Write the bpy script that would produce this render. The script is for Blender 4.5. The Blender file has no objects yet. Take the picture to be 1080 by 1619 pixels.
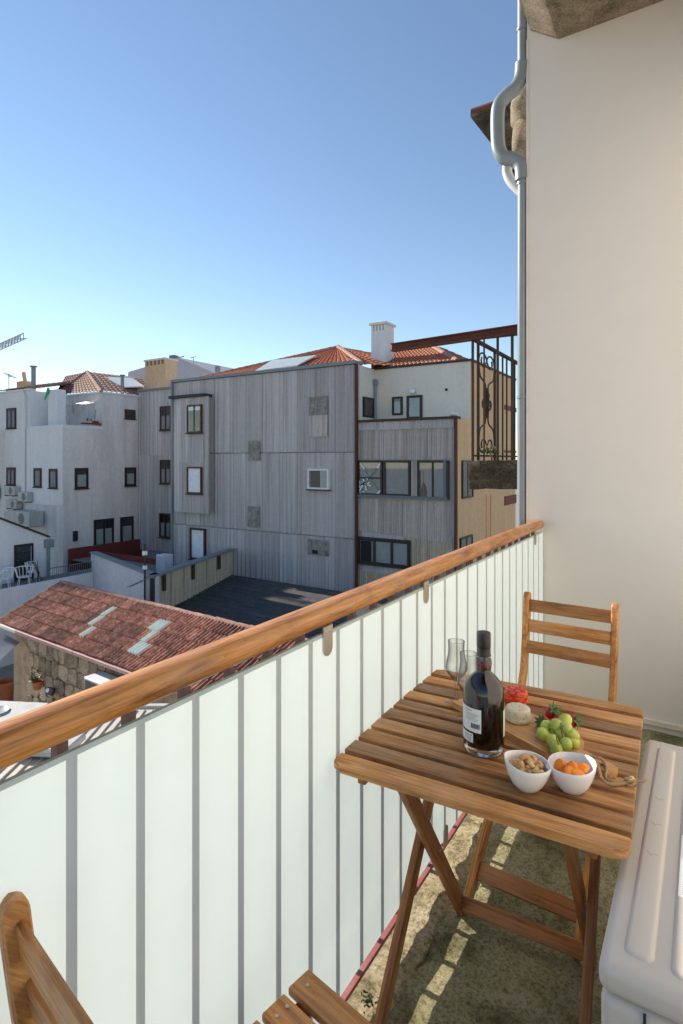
import bpy, bmesh, math, random
from mathutils import Vector, Matrix, noise
random.seed(7)
R = math.radians
S = bpy.context.scene
COL = S.collection

# ------------------------------------------------------------------ camera, sky, sun
F, Y0, YAW, HC = 900.0, 727.0, R(31.85), 1.5
cam = bpy.data.objects.new('camera', bpy.data.cameras.new('camera'))
COL.objects.link(cam); S.camera = cam
cam.location = (0, 0, HC); cam.rotation_euler = (R(90), 0, YAW)
cam.data.sensor_fit = 'HORIZONTAL'; cam.data.sensor_width = 36
cam.data.lens = 36 * F / 1080; cam.data.shift_y = -(809.5 - Y0) / 1080
cam.data.clip_start = .05; cam.data.clip_end = 3000
S.render.resolution_x, S.render.resolution_y = 683, 1024

TAN = .55                                     # sun: from the left, square to the railing, 29 degrees up
sd = Vector((1, -.035, -TAN)).normalized()
EL = math.asin(-sd.z)
W = bpy.data.worlds.new('World'); S.world = W; W.use_nodes = True
nt = W.node_tree; bg = nt.nodes['Background']
sky = nt.nodes.new('ShaderNodeTexSky'); sky.sky_type = 'NISHITA'; sky.sun_disc = False
sky.sun_elevation = EL; sky.sun_rotation = math.atan2(-sd.x, -sd.y)
sky.altitude = 50; sky.air_density = 1.0; sky.dust_density = .0; sky.ozone_density = 1.3
nt.links.new(sky.outputs[0], bg.inputs[0]); bg.inputs[1].default_value = .094
sun = bpy.data.objects.new('sun', bpy.data.lights.new('sun', 'SUN')); COL.objects.link(sun)
sun.data.energy = 4.2; sun.data.angle = R(.55); sun.data.color = (1, .9, .76)
sun.rotation_euler = sd.to_track_quat('-Z', 'Y').to_euler(); sun.location = (-5, 0, 8)
S.view_settings.view_transform = 'Standard'; S.view_settings.look = 'None'
S.view_settings.exposure = .95; S.view_settings.gamma = 1; S.view_settings.use_curve_mapping = False
S.render.engine = 'CYCLES'
S.cycles.max_bounces = 14; S.cycles.transmission_bounces = 12; S.cycles.transparent_max_bounces = 16

# photograph geometry -> world (points on known planes)
cs, sn = math.cos(YAW), math.sin(YAW)
CAM = Vector((0, 0, HC))
def ray(px, py):
    a = (px - 540) / F
    return Vector((cs*a - sn, sn*a + cs, (Y0 - py) / F))
def onZ(px, py, z): d = ray(px, py); return CAM + d * ((z - HC) / d.z)
def onX(px, py, x): d = ray(px, py); return CAM + d * (x / d.x)
def onY(px, py, y): d = ray(px, py); return CAM + d * (y / d.y)
def onD(px, py, t): return CAM + ray(px, py) * t

# ------------------------------------------------------------------ materials
MATS = {}
def N(nt, t, **k):
    n = nt.nodes.new(t)
    for a, v in k.items():
        if hasattr(n, a): setattr(n, a, v)
        else: n.inputs[a].default_value = v
    return n
def newmat(name):
    m = bpy.data.materials.new(name); m.use_nodes = True
    return m, m.node_tree, m.node_tree.nodes['Principled BSDF']
def ramp(nt, stops):
    r = nt.nodes.new('ShaderNodeValToRGB'); e = r.color_ramp.elements
    while len(e) < len(stops): e.new(.5)
    for i, (p, c) in enumerate(stops):
        e[i].position = p; e[i].color = (*c, 1) if len(c) == 3 else c
    return r
def coords(nt, scale=(1, 1, 1), rnd=0.0, kind='Object'):
    tc = nt.nodes.new('ShaderNodeTexCoord'); mp = nt.nodes.new('ShaderNodeMapping')
    mp.inputs['Scale'].default_value = scale
    src = tc.outputs[kind]
    if rnd:
        oi = nt.nodes.new('ShaderNodeObjectInfo'); mu = N(nt, 'ShaderNodeMath', operation='MULTIPLY'); mu.inputs[1].default_value = rnd
        nt.links.new(oi.outputs['Random'], mu.inputs[0])
        va = N(nt, 'ShaderNodeVectorMath', operation='ADD')
        nt.links.new(src, va.inputs[0]); nt.links.new(mu.outputs[0], va.inputs[1]); src = va.outputs[0]
    nt.links.new(src, mp.inputs[0])
    return mp.outputs[0]
def mixc(nt, fac, a, b, mode='MIX'):
    m = N(nt, 'ShaderNodeMix', data_type='RGBA', blend_type=mode)
    for i, v in ((0, fac), (6, a), (7, b)):
        if hasattr(v, 'links'): nt.links.new(v, m.inputs[i])
        elif i == 0: m.inputs[0].default_value = v
        else: m.inputs[i].default_value = (*v, 1)
    return m.outputs[2]
def tex(nt, vec, scale, detail=6, rough=.6, dist=0):
    n = N(nt, 'ShaderNodeTexNoise'); n.inputs['Scale'].default_value = scale; n.inputs['Detail'].default_value = detail
    n.inputs['Roughness'].default_value = rough; n.inputs['Distortion'].default_value = dist
    nt.links.new(vec, n.inputs['Vector']); return n.outputs[0]
def bump(nt, p, h, strength, dist=.002):
    b = N(nt, 'ShaderNodeBump'); b.inputs['Strength'].default_value = strength; b.inputs['Distance'].default_value = dist
    nt.links.new(h, b.inputs['Height']); nt.links.new(b.outputs[0], p.inputs['Normal'])
def hsv_rand(nt, col, amt):
    oi = nt.nodes.new('ShaderNodeObjectInfo'); mr = N(nt, 'ShaderNodeMapRange')
    mr.inputs['To Min'].default_value = 1 - amt; mr.inputs['To Max'].default_value = 1 + amt
    nt.links.new(oi.outputs['Random'], mr.inputs[0])
    h = nt.nodes.new('ShaderNodeHueSaturation'); nt.links.new(mr.outputs[0], h.inputs['Value']); nt.links.new(col, h.inputs['Color'])
    return h.outputs[0]

def wood(name, dark, mid, light, rough=.5, knots=.5, rnd=.22):
    m, nt, p = newmat(name)
    v = coords(nt, (2.2, 34, 34), 9)
    g = tex(nt, v, 1.6, 8, .62, .9)
    r = ramp(nt, [(.28, dark), (.48, mid), (.72, light)]); nt.links.new(g, r.inputs[0])
    v2 = coords(nt, (6, 120, 120), 5); f = tex(nt, v2, 1.5, 4, .7)
    rf = ramp(nt, [(.35, (.55, .5, .45)), (.6, (1, 1, 1))]); nt.links.new(f, rf.inputs[0])
    c = mixc(nt, .75, r.outputs[0], rf.outputs[0], 'MULTIPLY')
    v3 = coords(nt, (3, 7, 7), 3); k = tex(nt, v3, 1.8, 5, .6, .5)
    rk = ramp(nt, [(.3, (.45, .36, .3)), (.5, (1, 1, 1)), (.75, (1.12, 1.08, 1.0))]); nt.links.new(k, rk.inputs[0])
    c = mixc(nt, knots, c, rk.outputs[0], 'MULTIPLY')
    v4 = coords(nt, (9, 42, 42), 4); s4 = tex(nt, v4, 2.4, 3, .6, 1.2); r4 = ramp(nt, [(.24, (.32, .26, .22)), (.36, (1, 1, 1))]); nt.links.new(s4, r4.inputs[0])
    c = mixc(nt, .8, c, r4.outputs[0], 'MULTIPLY')
    v5 = coords(nt, (1.6, 1.6, 1.6), 6); s5 = tex(nt, v5, 3.2, 6, .65); r5 = ramp(nt, [(.42, (0, 0, 0)), (.8, (.28, .28, .28))]); nt.links.new(s5, r5.inputs[0])
    c = mixc(nt, r5.outputs[0], c, tuple(.45*x + .55*sum(light)/3 for x in light))
    c = hsv_rand(nt, c, rnd)
    rr = ramp(nt, [(.3, (rough + .18,)*3), (.7, (rough - .08,)*3)]); nt.links.new(s5, rr.inputs[0]); nt.links.new(rr.outputs[0], p.inputs['Roughness'])
    nt.links.new(c, p.inputs['Base Color'])
    bump(nt, p, g, .3, .0015); return m
def stone(name, stops, scale=9, bumps=.8, dist=.01, rough=.95, rnd=.0, fine=90):
    m, nt, p = newmat(name)
    v = coords(nt, (1, 1, 1), 7 if rnd else 0)
    a = tex(nt, v, scale, 10, .65, .3); b = tex(nt, v, fine, 6, .8)
    r = ramp(nt, stops); nt.links.new(a, r.inputs[0])
    rb = ramp(nt, [(.38, (.34, .31, .24)), (.52, (1, 1, 1)), (.68, (1.38, 1.32, 1.2))]); nt.links.new(b, rb.inputs[0])
    c = mixc(nt, .9, r.outputs[0], rb.outputs[0], 'MULTIPLY')
    if rnd: c = hsv_rand(nt, c, rnd)
    nt.links.new(c, p.inputs['Base Color']); p.inputs['Roughness'].default_value = rough
    mx = N(nt, 'ShaderNodeMath', operation='ADD'); nt.links.new(a, mx.inputs[0]); nt.links.new(b, mx.inputs[1])
    bump(nt, p, mx.outputs[0], bumps, dist); return m
def paint(name, col, rough=.6, stain=.0, scol=(.25, .22, .2), streak=(3, 3, .35), fine=.08, metallic=0, rnd=0, bmp=.0, bscale=120, top=None):
    m, nt, p = newmat(name)
    v = coords(nt, streak); a = tex(nt, v, 1.4, 9, .65, .2)
    v2 = coords(nt, (1, 1, 1)); b = tex(nt, v2, 6, 8, .7)
    r = ramp(nt, [(.42, (0, 0, 0)), (.72, (1, 1, 1))]); nt.links.new(a, r.inputs[0])
    f = N(nt, 'ShaderNodeMath', operation='MULTIPLY'); nt.links.new(r.outputs[0], f.inputs[0]); f.inputs[1].default_value = stain
    c = mixc(nt, f.outputs[0], col, scol)
    rb = ramp(nt, [(.3, (1 - fine*2,)*3), (.7, (1 + fine,)*3)]); nt.links.new(b, rb.inputs[0])
    c = mixc(nt, 1, c, rb.outputs[0], 'MULTIPLY')
    if 'corrugated' in name or 'fibre' in name:
        va = coords(nt, (3.2, 3.2, .07), 8); sa = tex(nt, va, 1.6, 5, .6); ra = ramp(nt, [(.50, (0, 0, 0)), (.66, (.42, .42, .42))]); nt.links.new(sa, ra.inputs[0])
        c = mixc(nt, ra.outputs[0], c, tuple(.42*x*y for x, y in zip(col, (1.05, .92, .82))))
        vb = coords(nt, (9, 9, .15), 5); sb = tex(nt, vb, 1.5, 3, .5); rb2 = ramp(nt, [(.56, (0, 0, 0)), (.66, (.5, .5, .5))]); nt.links.new(sb, rb2.inputs[0])
        c = mixc(nt, rb2.outputs[0], c, tuple(min(.6, 1.35*x) for x in col))
    if rnd: c = hsv_rand(nt, c, rnd)
    nt.links.new(c, p.inputs['Base Color']); p.inputs['Roughness'].default_value = rough; p.inputs['Metallic'].default_value = metallic
    if bmp:
        bb = tex(nt, v2, bscale, 4, .6); bump(nt, p, bb, bmp, .002)
    return m

M = {}
M['table_wood'] = wood('table wood', (.13, .048, .013), (.39, .172, .047), (.58, .305, .10), .48, .65, .42)
M['chair_wood'] = wood('acacia wood', (.20, .075, .018), (.50, .215, .058), (.66, .335, .10), .42, .45, .2)
M['leg_wood'] = wood('oiled leg wood', (.12, .042, .012), (.36, .132, .033), (.49, .215, .066), .42, .4, .15)
M['rail_wood'] = wood('varnished handrail wood', (.15, .05, .013), (.55, .225, .05), (.68, .345, .11), .3, .8, .05)
M['board_wood'] = wood('board wood', (.40, .17, .05), (.62, .32, .11), (.72, .41, .17), .45, .25, .03)
M['board_end'] = wood('board end grain', (.3, .12, .04), (.52, .27, .11), (.62, .36, .17), .5, .2, .03)
M['floor'] = stone('worn balcony stone', [(.32, (.17, .165, .065)), (.48, (.46, .425, .245)), (.7, (.62, .57, .41))], 5.5, 1, .02, .95, 0, 95)
M['kerb'] = stone('kerb stone', [(.3, (.22, .19, .10)), (.5, (.45, .39, .24)), (.7, (.56, .5, .36))], 9, 1, .012, .95, .1, 60)
M['slab'] = stone('granite slab', [(.34, (.09, .085, .045)), (.5, (.33, .27, .19)), (.66, (.47, .38, .29))], 6, 1, .015, .95, 0, 110)
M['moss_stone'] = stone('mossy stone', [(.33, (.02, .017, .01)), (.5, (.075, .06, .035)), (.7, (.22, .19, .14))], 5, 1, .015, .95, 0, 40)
M['granite'] = stone('granite wall stone', [(.3, (.17, .115, .075)), (.5, (.34, .26, .185)), (.7, (.48, .40, .31))], 3, .8, .02, .95, .3, 25)
M['mortar'] = stone('wall mortar', [(.3, (.2, .125, .08)), (.6, (.42, .31, .21))], 3, .8, .02)
M['wall'] = paint('painted plaster', (.69, .655, .615), .75, .02, (.5, .45, .38), (2, 2, 1), .012, bmp=.25, bscale=160)
M['house_wall'] = paint('house plaster', (.62, .58, .52), .75, .05, (.5, .45, .4), bmp=.2)
M['trim'] = paint('pale trim', (.72, .66, .6), .35, .0)
M['ac_white'] = paint('ac painted steel', (.56, .52, .475), .4, 0, fine=.01)
M['ac_dark'] = paint('dark gap', (.03, .03, .03), .8)
M['ac_old'] = paint('weathered ac case', (.52, .52, .5), .5, .5, (.3, .27, .22))
M['ac_grille'] = paint('ac grille', (.12, .12, .12), .6)
M['label'] = paint('white label', (.78, .8, .82), .5, fine=.01)
M['ink'] = paint('label print', (.06, .06, .07), .6)
M['ink_grey'] = paint('label grey print', (.35, .35, .36), .6)
M['red_iron'] = paint('red oxide iron', (.34, .10, .095), .55, .5, (.42, .22, .2), (6, 6, 6), .1)
M['baluster_iron'] = paint('dark red iron', (.13, .055, .05), .55, .4, (.08, .04, .04), (6, 6, 6), .1)
M['rust'] = paint('rusted iron', (.075, .042, .026), .85, .6, (.035, .024, .018), (8, 8, 8), .15, bmp=.4)
M['rust_red'] = paint('red rusted beam', (.115, .035, .024), .8, .5, (.045, .025, .02), (5, 5, 5), .15, bmp=.4)
M['dark_iron'] = paint('dark iron', (.05, .035, .03), .7)
M['zinc'] = paint('grey painted pipe', (.21, .25, .28), .38, .25, (.3, .29, .27), (9, 9, 2), .06)
M['zinc_light'] = paint('pale pipe', (.62, .64, .65), .4, .2, (.4, .38, .35))
M['steel'] = paint('brushed steel', (.5, .46, .4), .38, metallic=.9, fine=.03)
M['white_house'] = paint('stained white render', (.74, .71, .695), .8, .6, (.45, .41, .395), (1.2, 1.2, .16), .06)
M['white_house_clean'] = paint('white render', (.76, .755, .76), .8, .35, (.56, .54, .53), (1.3, 1.3, .2), .04)
M['cream'] = paint('cream render', (.78, .72, .61), .8, .2, (.45, .4, .34), (1, 1, .3), .04)
M['tan'] = paint('tan render', (.80, .475, .24), .8, .35, (.42, .28, .16), (1.4, 1.4, .25), .06)
M['beige_chimney'] = paint('beige chimney render', (.72, .48, .30), .8, .25, (.45, .3, .2))
M['lilac'] = paint('grey lilac render', (.5, .47, .49), .8, .25, (.28, .27, .28))
M['fence_white'] = paint('pale terrace render', (.6, .6, .63), .8, .4, (.36, .35, .36), (1, 1, .3))
M['red_wall'] = paint('dark red paint', (.2, .035, .028), .7, .3, (.07, .015, .012))
M['corr'] = paint('weathered fibre cement', (.53, .495, .49), .7, .6, (.27, .225, .20), (7, 7, .12), .06, rnd=.12)
M['corr_light'] = paint('corrugated sheet grey', (.58, .52, .47), .6, .9, (.28, .24, .215), (9, 9, .2), .1, rnd=.1)
M['corr_tan'] = paint('corrugated sheet tan', (.60, .52, .39), .7, .8, (.22, .16, .11), (5, 5, .2), .1, rnd=.08)
M['cement'] = paint('bare cement patch', (.34, .32, .28), .9, .9, (.12, .11, .10), (6, 6, 3), .2)
M['coping'] = paint('grey blue flashing', (.20, .24, .27), .5)
M['dark_coping'] = paint('dark coping', (.05, .045, .045), .8)
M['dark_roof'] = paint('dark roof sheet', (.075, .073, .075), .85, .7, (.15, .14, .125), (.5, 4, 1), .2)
M['roof_sheet'] = paint('translucent roof sheet', (.16, .16, .155), .6)
M['frame'] = paint('dark window frame', (.018, .012, .012), .5)
M['frame_red'] = paint('dark red window frame', (.075, .02, .014), .55)
M['frame_grey'] = paint('grey window frame', (.36, .38, .42), .5)
M['frame_blue'] = paint('grey blue window frame', (.115, .15, .18), .45)
M['blind'] = paint('pale roller blind', (.86, .87, .9), .7, .1)
M['curtain'] = paint('pale curtain', (.5, .52, .52), .8, .5, (.36, .38, .38), (20, 20, .5))
M['room'] = paint('dark room', (.012, .012, .014), .9)
M['room_grey'] = paint('grey room wall', (.34, .33, .33), .9)
M['frost_pane'] = paint('frosted pane', (.22, .255, .30), .25, .3, (.1, .12, .15), (1.2, 1.2, 1.2))
M['tape'] = paint('white tape', (.75, .76, .76), .6)
M['soil'] = paint('courtyard paving', (.30, .28, .25), .9, .5, (.2, .19, .17))
M['beige_roof'] = paint('beige roof sheet', (.56, .50, .43), .6, .3, (.42, .37, .31), (6, 1, 1))
M['white_metal'] = paint('white metal', (.75, .77, .78), .4)
M['black_metal'] = paint('black metal', (.02, .02, .02), .5)
M['lamp_face'] = paint('white lamp lens', (.85, .87, .88), .2)
M['pink_metal'] = paint('pink painted gutter', (.42, .25, .24), .55, .4, (.3, .16, .15), (6, 6, 6))
M['terracotta'] = paint('terracotta', (.36, .13, .06), .8)
M['awning'] = paint('striped awning cloth', (.5, .5, .54), .8, .4, (.36, .36, .4), (8, 1, 1))
M['crane'] = paint('grey crane steel', (.26, .27, .29), .6)
M['sky_panel'] = paint('roof light panel', (.70, .74, .72), .3, .2)
M['black_plastic'] = paint('black cap', (.014, .013, .013), .42, fine=.05)
M['porcelain'] = paint('white glazed porcelain', (.80, .79, .78), .1, fine=.005)
M['rope'] = paint('jute rope', (.46, .30, .16), .95, .6, (.3, .18, .09), (60, 60, 60), .2, bmp=.6, bscale=400)
M['green_cloth'] = paint('green cloth', (.03, .42, .12), .8)
M['terrace'] = paint('terrace paving', (.2, .2, .2), .9)

def tile_mat(name, a, b, c, rnd):
    m, nt, p = newmat(name)
    v = coords(nt, (1, 1, 1), 11); n1 = tex(nt, v, 9, 8, .7); n2 = tex(nt, v, 45, 5, .7)
    r = ramp(nt, [(.32, a), (.5, b), (.7, c)]); nt.links.new(n1, r.inputs[0])
    r2 = ramp(nt, [(.35, (.45, .42, .4)), (.55, (1, 1, 1)), (.72, (1.25, 1.25, 1.2))]); nt.links.new(n2, r2.inputs[0])
    cc = mixc(nt, .45, r.outputs[0], r2.outputs[0], 'MULTIPLY'); cc = hsv_rand(nt, cc, rnd)
    nt.links.new(cc, p.inputs['Base Color']); p.inputs['Roughness'].default_value = .85
    return m
M['old_tile'] = tile_mat('old clay tile', (.12, .05, .036), (.34, .14, .095), (.55, .37, .30), .45)
M['ridge_tile'] = tile_mat('clay ridge tile', (.2, .10, .07), (.36, .19, .14), (.46, .32, .25), .2)
M['far_tile'] = tile_mat('orange clay tile', (.27, .08, .04), (.40, .125, .06), (.48, .2, .11), .1)
M['far_tile_old'] = tile_mat('brown clay tile', (.12, .06, .05), (.26, .13, .10), (.38, .24, .19), .1)
M['glass_tile'] = paint('glass roof tile', (.62, .70, .64), .2, .5, (.36, .46, .40), (9, 9, 9))

def special():
    # frosted film: lets light through diffusely
    m, nt, p = newmat('frosted film'); nt.nodes.remove(p); out = nt.nodes['Material Output']
    tr = N(nt, 'ShaderNodeBsdfTranslucent'); tr.inputs[0].default_value = (.42, .48, .50, 1)
    df = N(nt, 'ShaderNodeBsdfDiffuse'); df.inputs[0].default_value = (.76, .84, .81, 1)
    v = coords(nt); n = tex(nt, v, 5, 12, .75); r = ramp(nt, [(.3, (.395, .455, .475)), (.7, (.435, .495, .515))]); nt.links.new(n, r.inputs[0]); nt.links.new(r.outputs[0], tr.inputs[0])
    mx = N(nt, 'ShaderNodeMixShader'); mx.inputs[0].default_value = .46
    gl = N(nt, 'ShaderNodeBsdfGlossy'); gl.inputs['Roughness'].default_value = .04
    fr = N(nt, 'ShaderNodeFresnel'); fr.inputs[0].default_value = 1.38
    mg = N(nt, 'ShaderNodeMixShader')
    nt.links.new(tr.outputs[0], mx.inputs[1]); nt.links.new(df.outputs[0], mx.inputs[2])
    nt.links.new(fr.outputs[0], mg.inputs[0]); nt.links.new(mx.outputs[0], mg.inputs[1]); nt.links.new(gl.outputs[0], mg.inputs[2])
    nt.links.new(mg.outputs[0], out.inputs[0]); M['film'] = m
    def thin(name, tint, glossfac, edge=1.0):
        m, nt, p = newmat(name); nt.nodes.remove(p); out = nt.nodes['Material Output']
        t = N(nt, 'ShaderNodeBsdfTransparent'); t.inputs[0].default_value = (*tint, 1)
        g = N(nt, 'ShaderNodeBsdfGlossy'); g.inputs['Roughness'].default_value = .02
        f2 = N(nt, 'ShaderNodeLayerWeight'); f2.inputs[0].default_value = .5; p2 = N(nt, 'ShaderNodeMath', operation='POWER'); p2.inputs[1].default_value = 1.7
        nt.links.new(f2.outputs['Facing'], p2.inputs[0]); nt.links.new(mixc(nt, p2.outputs[0], tint, tuple(c*edge for c in tint)), t.inputs[0])
        f = N(nt, 'ShaderNodeLayerWeight'); f.inputs[0].default_value = .5
        pw = N(nt, 'ShaderNodeMath', operation='POWER'); pw.inputs[1].default_value = 4.5; nt.links.new(f.outputs['Facing'], pw.inputs[0])
        pm = N(nt, 'ShaderNodeMath', operation='MULTIPLY'); pm.inputs[1].default_value = .75; nt.links.new(pw.outputs[0], pm.inputs[0])
        ma = N(nt, 'ShaderNodeMath', operation='ADD'); ma.inputs[1].default_value = .04 + glossfac; ma.use_clamp = True
        nt.links.new(pm.outputs[0], ma.inputs[0]); x = N(nt, 'ShaderNodeMixShader'); nt.links.new(ma.outputs[0], x.inputs[0])
        nt.links.new(t.outputs[0], x.inputs[1]); nt.links.new(g.outputs[0], x.inputs[2]); nt.links.new(x.outputs[0], out.inputs[0]); return m
    M['clear_pane'] = thin('window pane', (.93, .95, .95), .03)
    M['outer_glass'] = thin('balustrade glass', (.97, .99, .98), 0)
    M['wine_glass'] = thin('thin clear glass', (.97, .97, .965), .03, .22)
    M['green_glass'] = thin('green tinted glass', (.05, .38, .22), .05)
    m, nt, p = newmat('glass edge'); p.inputs['Base Color'].default_value = (.30, .42, .38, 1); p.inputs['Roughness'].default_value = .15; M['glass_edge'] = m
    m, nt, p = newmat('bottle glass'); p.inputs['Transmission Weight'].default_value = 1; p.inputs['Roughness'].default_value = .01; p.inputs['IOR'].default_value = 1.45
    p.inputs['Base Color'].default_value = (.97, .98, .98, 1); M['bottle_glass'] = m
    m, nt, p = newmat('red wine'); p.inputs['Transmission Weight'].default_value = 1; p.inputs['Roughness'].default_value = 0; p.inputs['IOR'].default_value = 1.34
    va = N(nt, 'ShaderNodeVolumeAbsorption'); va.inputs['Color'].default_value = (.72, .03, .03, 1); va.inputs['Density'].default_value = 170
    nt.links.new(va.outputs[0], nt.nodes['Material Output'].inputs['Volume']); M['wine'] = m
    def fruit(name, stops, sss, rad, rough, scale, b=0, sc2=(1, 1, 1)):
        m, nt, p = newmat(name); v = coords(nt, sc2, 4); n = tex(nt, v, scale, 6, .6); r = ramp(nt, stops); nt.links.new(n, r.inputs[0])
        nt.links.new(hsv_rand(nt, r.outputs[0], .12), p.inputs['Base Color']); p.inputs['Roughness'].default_value = rough
        p.inputs['Subsurface Weight'].default_value = sss; p.inputs['Subsurface Radius'].default_value = rad; p.inputs['Subsurface Scale'].default_value = .012
        if b: bump(nt, p, n, b, .003)
        M[name] = m
    fruit('grape_skin', [(.3, (.34, .42, .05)), (.7, (.56, .62, .16))], .6, (.8, 1, .3), .25, 30)
    fruit('strawberry_skin', [(.35, (.30, .012, .012)), (.7, (.5, .03, .03))], .2, (1, .2, .2), .3, 120, .6)
    fruit('leaf', [(.3, (.025, .085, .012)), (.7, (.075, .18, .03))], 0, (1, 1, 1), .5, 60)
    fruit('apricot', [(.3, (.70, .16, .008)), (.7, (.86, .30, .02))], .45, (1, .4, .1), .42, 40, .4)
    fruit('cashew', [(.3, (.48, .25, .08)), (.7, (.74, .48, .22))], .2, (1, .5, .3), .5, 60, .4)
    fruit('white_cheese', [(.3, (.66, .60, .42)), (.7, (.75, .70, .55))], .4, (1, .8, .5), .45, 30, .2)
    fruit('red_cheese', [(.36, (.22, .012, .006)), (.48, (.66, .045, .014)), (.7, (.82, .16, .04))], .2, (1, .2, .1), .22, 70, 1.0, (1, 1, 2.5))
    fruit('herb', [(.3, (.02, .03, .01)), (.7, (.05, .05, .02))], 0, (1, 1, 1), .7, 30)
    fruit('stem_brown', [(.3, (.12, .06, .02)), (.7, (.26, .14, .05))], 0, (1, 1, 1), .7, 30)
    fruit('blossom', [(.3, (.7, .55, .2)), (.7, (.75, .45, .3))], 0, (1, 1, 1), .7, 30)
special()

# ------------------------------------------------------------------ mesh helpers
class MB:
    def __init__(s): s.bm = bmesh.new(); s.mi = 0
    def _done(s, geom_faces):
        for f in geom_faces: f.material_index = s.mi
    def box(s, lo, hi, bev=0, seg=1, mat=None):
        r = bmesh.ops.create_cube(s.bm, size=1); vs = r['verts']
        lo, hi = Vector(lo), Vector(hi); c = (lo + hi) / 2; d = hi - lo
        for v in vs: v.co = Vector((v.co.x*d.x, v.co.y*d.y, v.co.z*d.z)) + c
        if bev:
            es = list({e for v in vs for e in v.link_edges})
            b = bmesh.ops.bevel(s.bm, geom=es, offset=bev, segments=seg, affect='EDGES', profile=.5); 
            vs = list({v for f in b['faces'] for v in f.verts} | {v for v in vs if v.is_valid})
        if mat is not None:
            for v in vs: v.co = mat @ v.co
        s._done({f for v in vs for f in v.link_faces})
        return s
    def obox(s, o, u, n, u0, v0, u1, v1, d0, d1, bev=0):
        m = Matrix((( u.x, n.x, 0, o.x), (u.y, n.y, 0, o.y), (0, 0, 1, o.z), (0, 0, 0, 1)))
        return s.box((min(u0, u1), min(d0, d1), min(v0, v1)), (max(u0, u1), max(d0, d1), max(v0, v1)), bev, 1, m)
    def tube(s, pts, r, n=8, closed=False, caps=True, flat=None):
        pts = [Vector(p) for p in pts]; k = len(pts); rings = []
        rr = r if isinstance(r, (list, tuple)) else [r]*k
        t0 = (pts[1] - pts[0]).normalized(); up = Vector((0, 0, 1)) if abs(t0.z) < .9 else Vector((1, 0, 0))
        nrm = (up - t0*up.dot(t0)).normalized()
        for i in range(k):
            if closed: t = pts[(i+1) % k] - pts[i-1]
            else: t = pts[min(i+1, k-1)] - pts[max(i-1, 0)]
            t = t.normalized() if t.length > 1e-9 else t0
            nrm = (nrm - t*nrm.dot(t)).normalized(); b = t.cross(nrm)
            rings.append([s.bm.verts.new(pts[i] + (nrm*math.cos(a) + b*math.sin(a)*(flat or 1))*rr[i]) for a in [2*math.pi*j/n for j in range(n)]])
        fs = []
        for i in range(k if closed else k-1):
            A, B = rings[i], rings[(i+1) % k]
            for j in range(n): fs.append(s.bm.faces.new((A[j], A[(j+1) % n], B[(j+1) % n], B[j])))
        if caps and not closed: fs += [s.bm.faces.new(rings[0][::-1]), s.bm.faces.new(rings[-1])]
        s._done(fs); return s
    def lathe(s, prof, n=32, c=(0, 0, 0)):
        c = Vector(c); rings = []
        for r, z in prof:
            if r < 1e-6: rings.append([s.bm.verts.new(c + Vector((0, 0, z)))])
            else: rings.append([s.bm.verts.new(c + Vector((r*math.cos(2*math.pi*j/n), r*math.sin(2*math.pi*j/n), z))) for j in range(n)])
        fs = []
        for A, B in zip(rings, rings[1:]):
            for j in range(n):
                k = (j+1) % n
                if len(A) == 1 and len(B) == 1: continue
                if len(A) == 1: fs.append(s.bm.faces.new((A[0], B[k], B[j])))
                elif len(B) == 1: fs.append(s.bm.faces.new((A[j], A[k], B[0])))
                else: fs.append(s.bm.faces.new((A[j], A[k], B[k], B[j])))
        s._done(fs); return s
    def prism(s, poly, ex):
        ex = Vector(ex); a = [s.bm.verts.new(Vector(p)) for p in poly]; b = [s.bm.verts.new(Vector(p) + ex) for p in poly]; n = len(a)
        fs = [s.bm.faces.new(a[::-1]), s.bm.faces.new(b)] + [s.bm.faces.new((a[i], a[(i+1) % n], b[(i+1) % n], b[i])) for i in range(n)]
        s._done(fs); return s
    def sphere(s, c, r, sc=(1, 1, 1), sub=2, rot=None):
        q = bmesh.ops.create_icosphere(s.bm, subdivisions=sub, radius=r)
        for v in q['verts']:
            p = Vector((v.co.x*sc[0], v.co.y*sc[1], v.co.z*sc[2]))
            v.co = (rot @ p if rot else p) + Vector(c)
        s._done({f for v in q['verts'] for f in v.link_faces}); return s
    def build(s, name, mat, parent=None, smooth=None, loc=None, keep=False):
        bmesh.ops.recalc_face_normals(s.bm, faces=s.bm.faces[:])
        me = bpy.data.meshes.new(name); s.bm.to_mesh(me); s.bm.free()
        return link(name, me, mat, parent, smooth, loc)
def link(name, me, mat, parent=None, smooth=None, loc=None):
    if mat is not None and not len(me.materials):
        for m in (mat if isinstance(mat, (list, tuple)) else [mat]): me.materials.append(M[m] if isinstance(m, str) else m)
    if smooth:
        me.polygons.foreach_set('use_smooth', [True]*len(me.polygons)); me.set_sharp_from_angle(angle=R(smooth))
    o = bpy.data.objects.new(name, me); COL.objects.link(o)
    if loc is not None:
        if isinstance(loc, Matrix): o.matrix_basis = loc
        else: o.location = loc
    if parent is not None: o.parent = parent
    return o
def T(o, label, cat, group=None):
    o['label'] = label; o['category'] = cat
    if group: o['group'] = group
    return o
def thing(name, label, cat, loc=(0, 0, 0), rz=0, group=None):
    o = bpy.data.objects.new(name, None); COL.objects.link(o); o.location = loc; o.rotation_euler = (0, 0, rz)
    o.empty_display_size = .1
    return T(o, label, cat, group)
def struct(o): o['kind'] = 'structure'; return o
def stuff(o): o['kind'] = 'stuff'; return o
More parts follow.
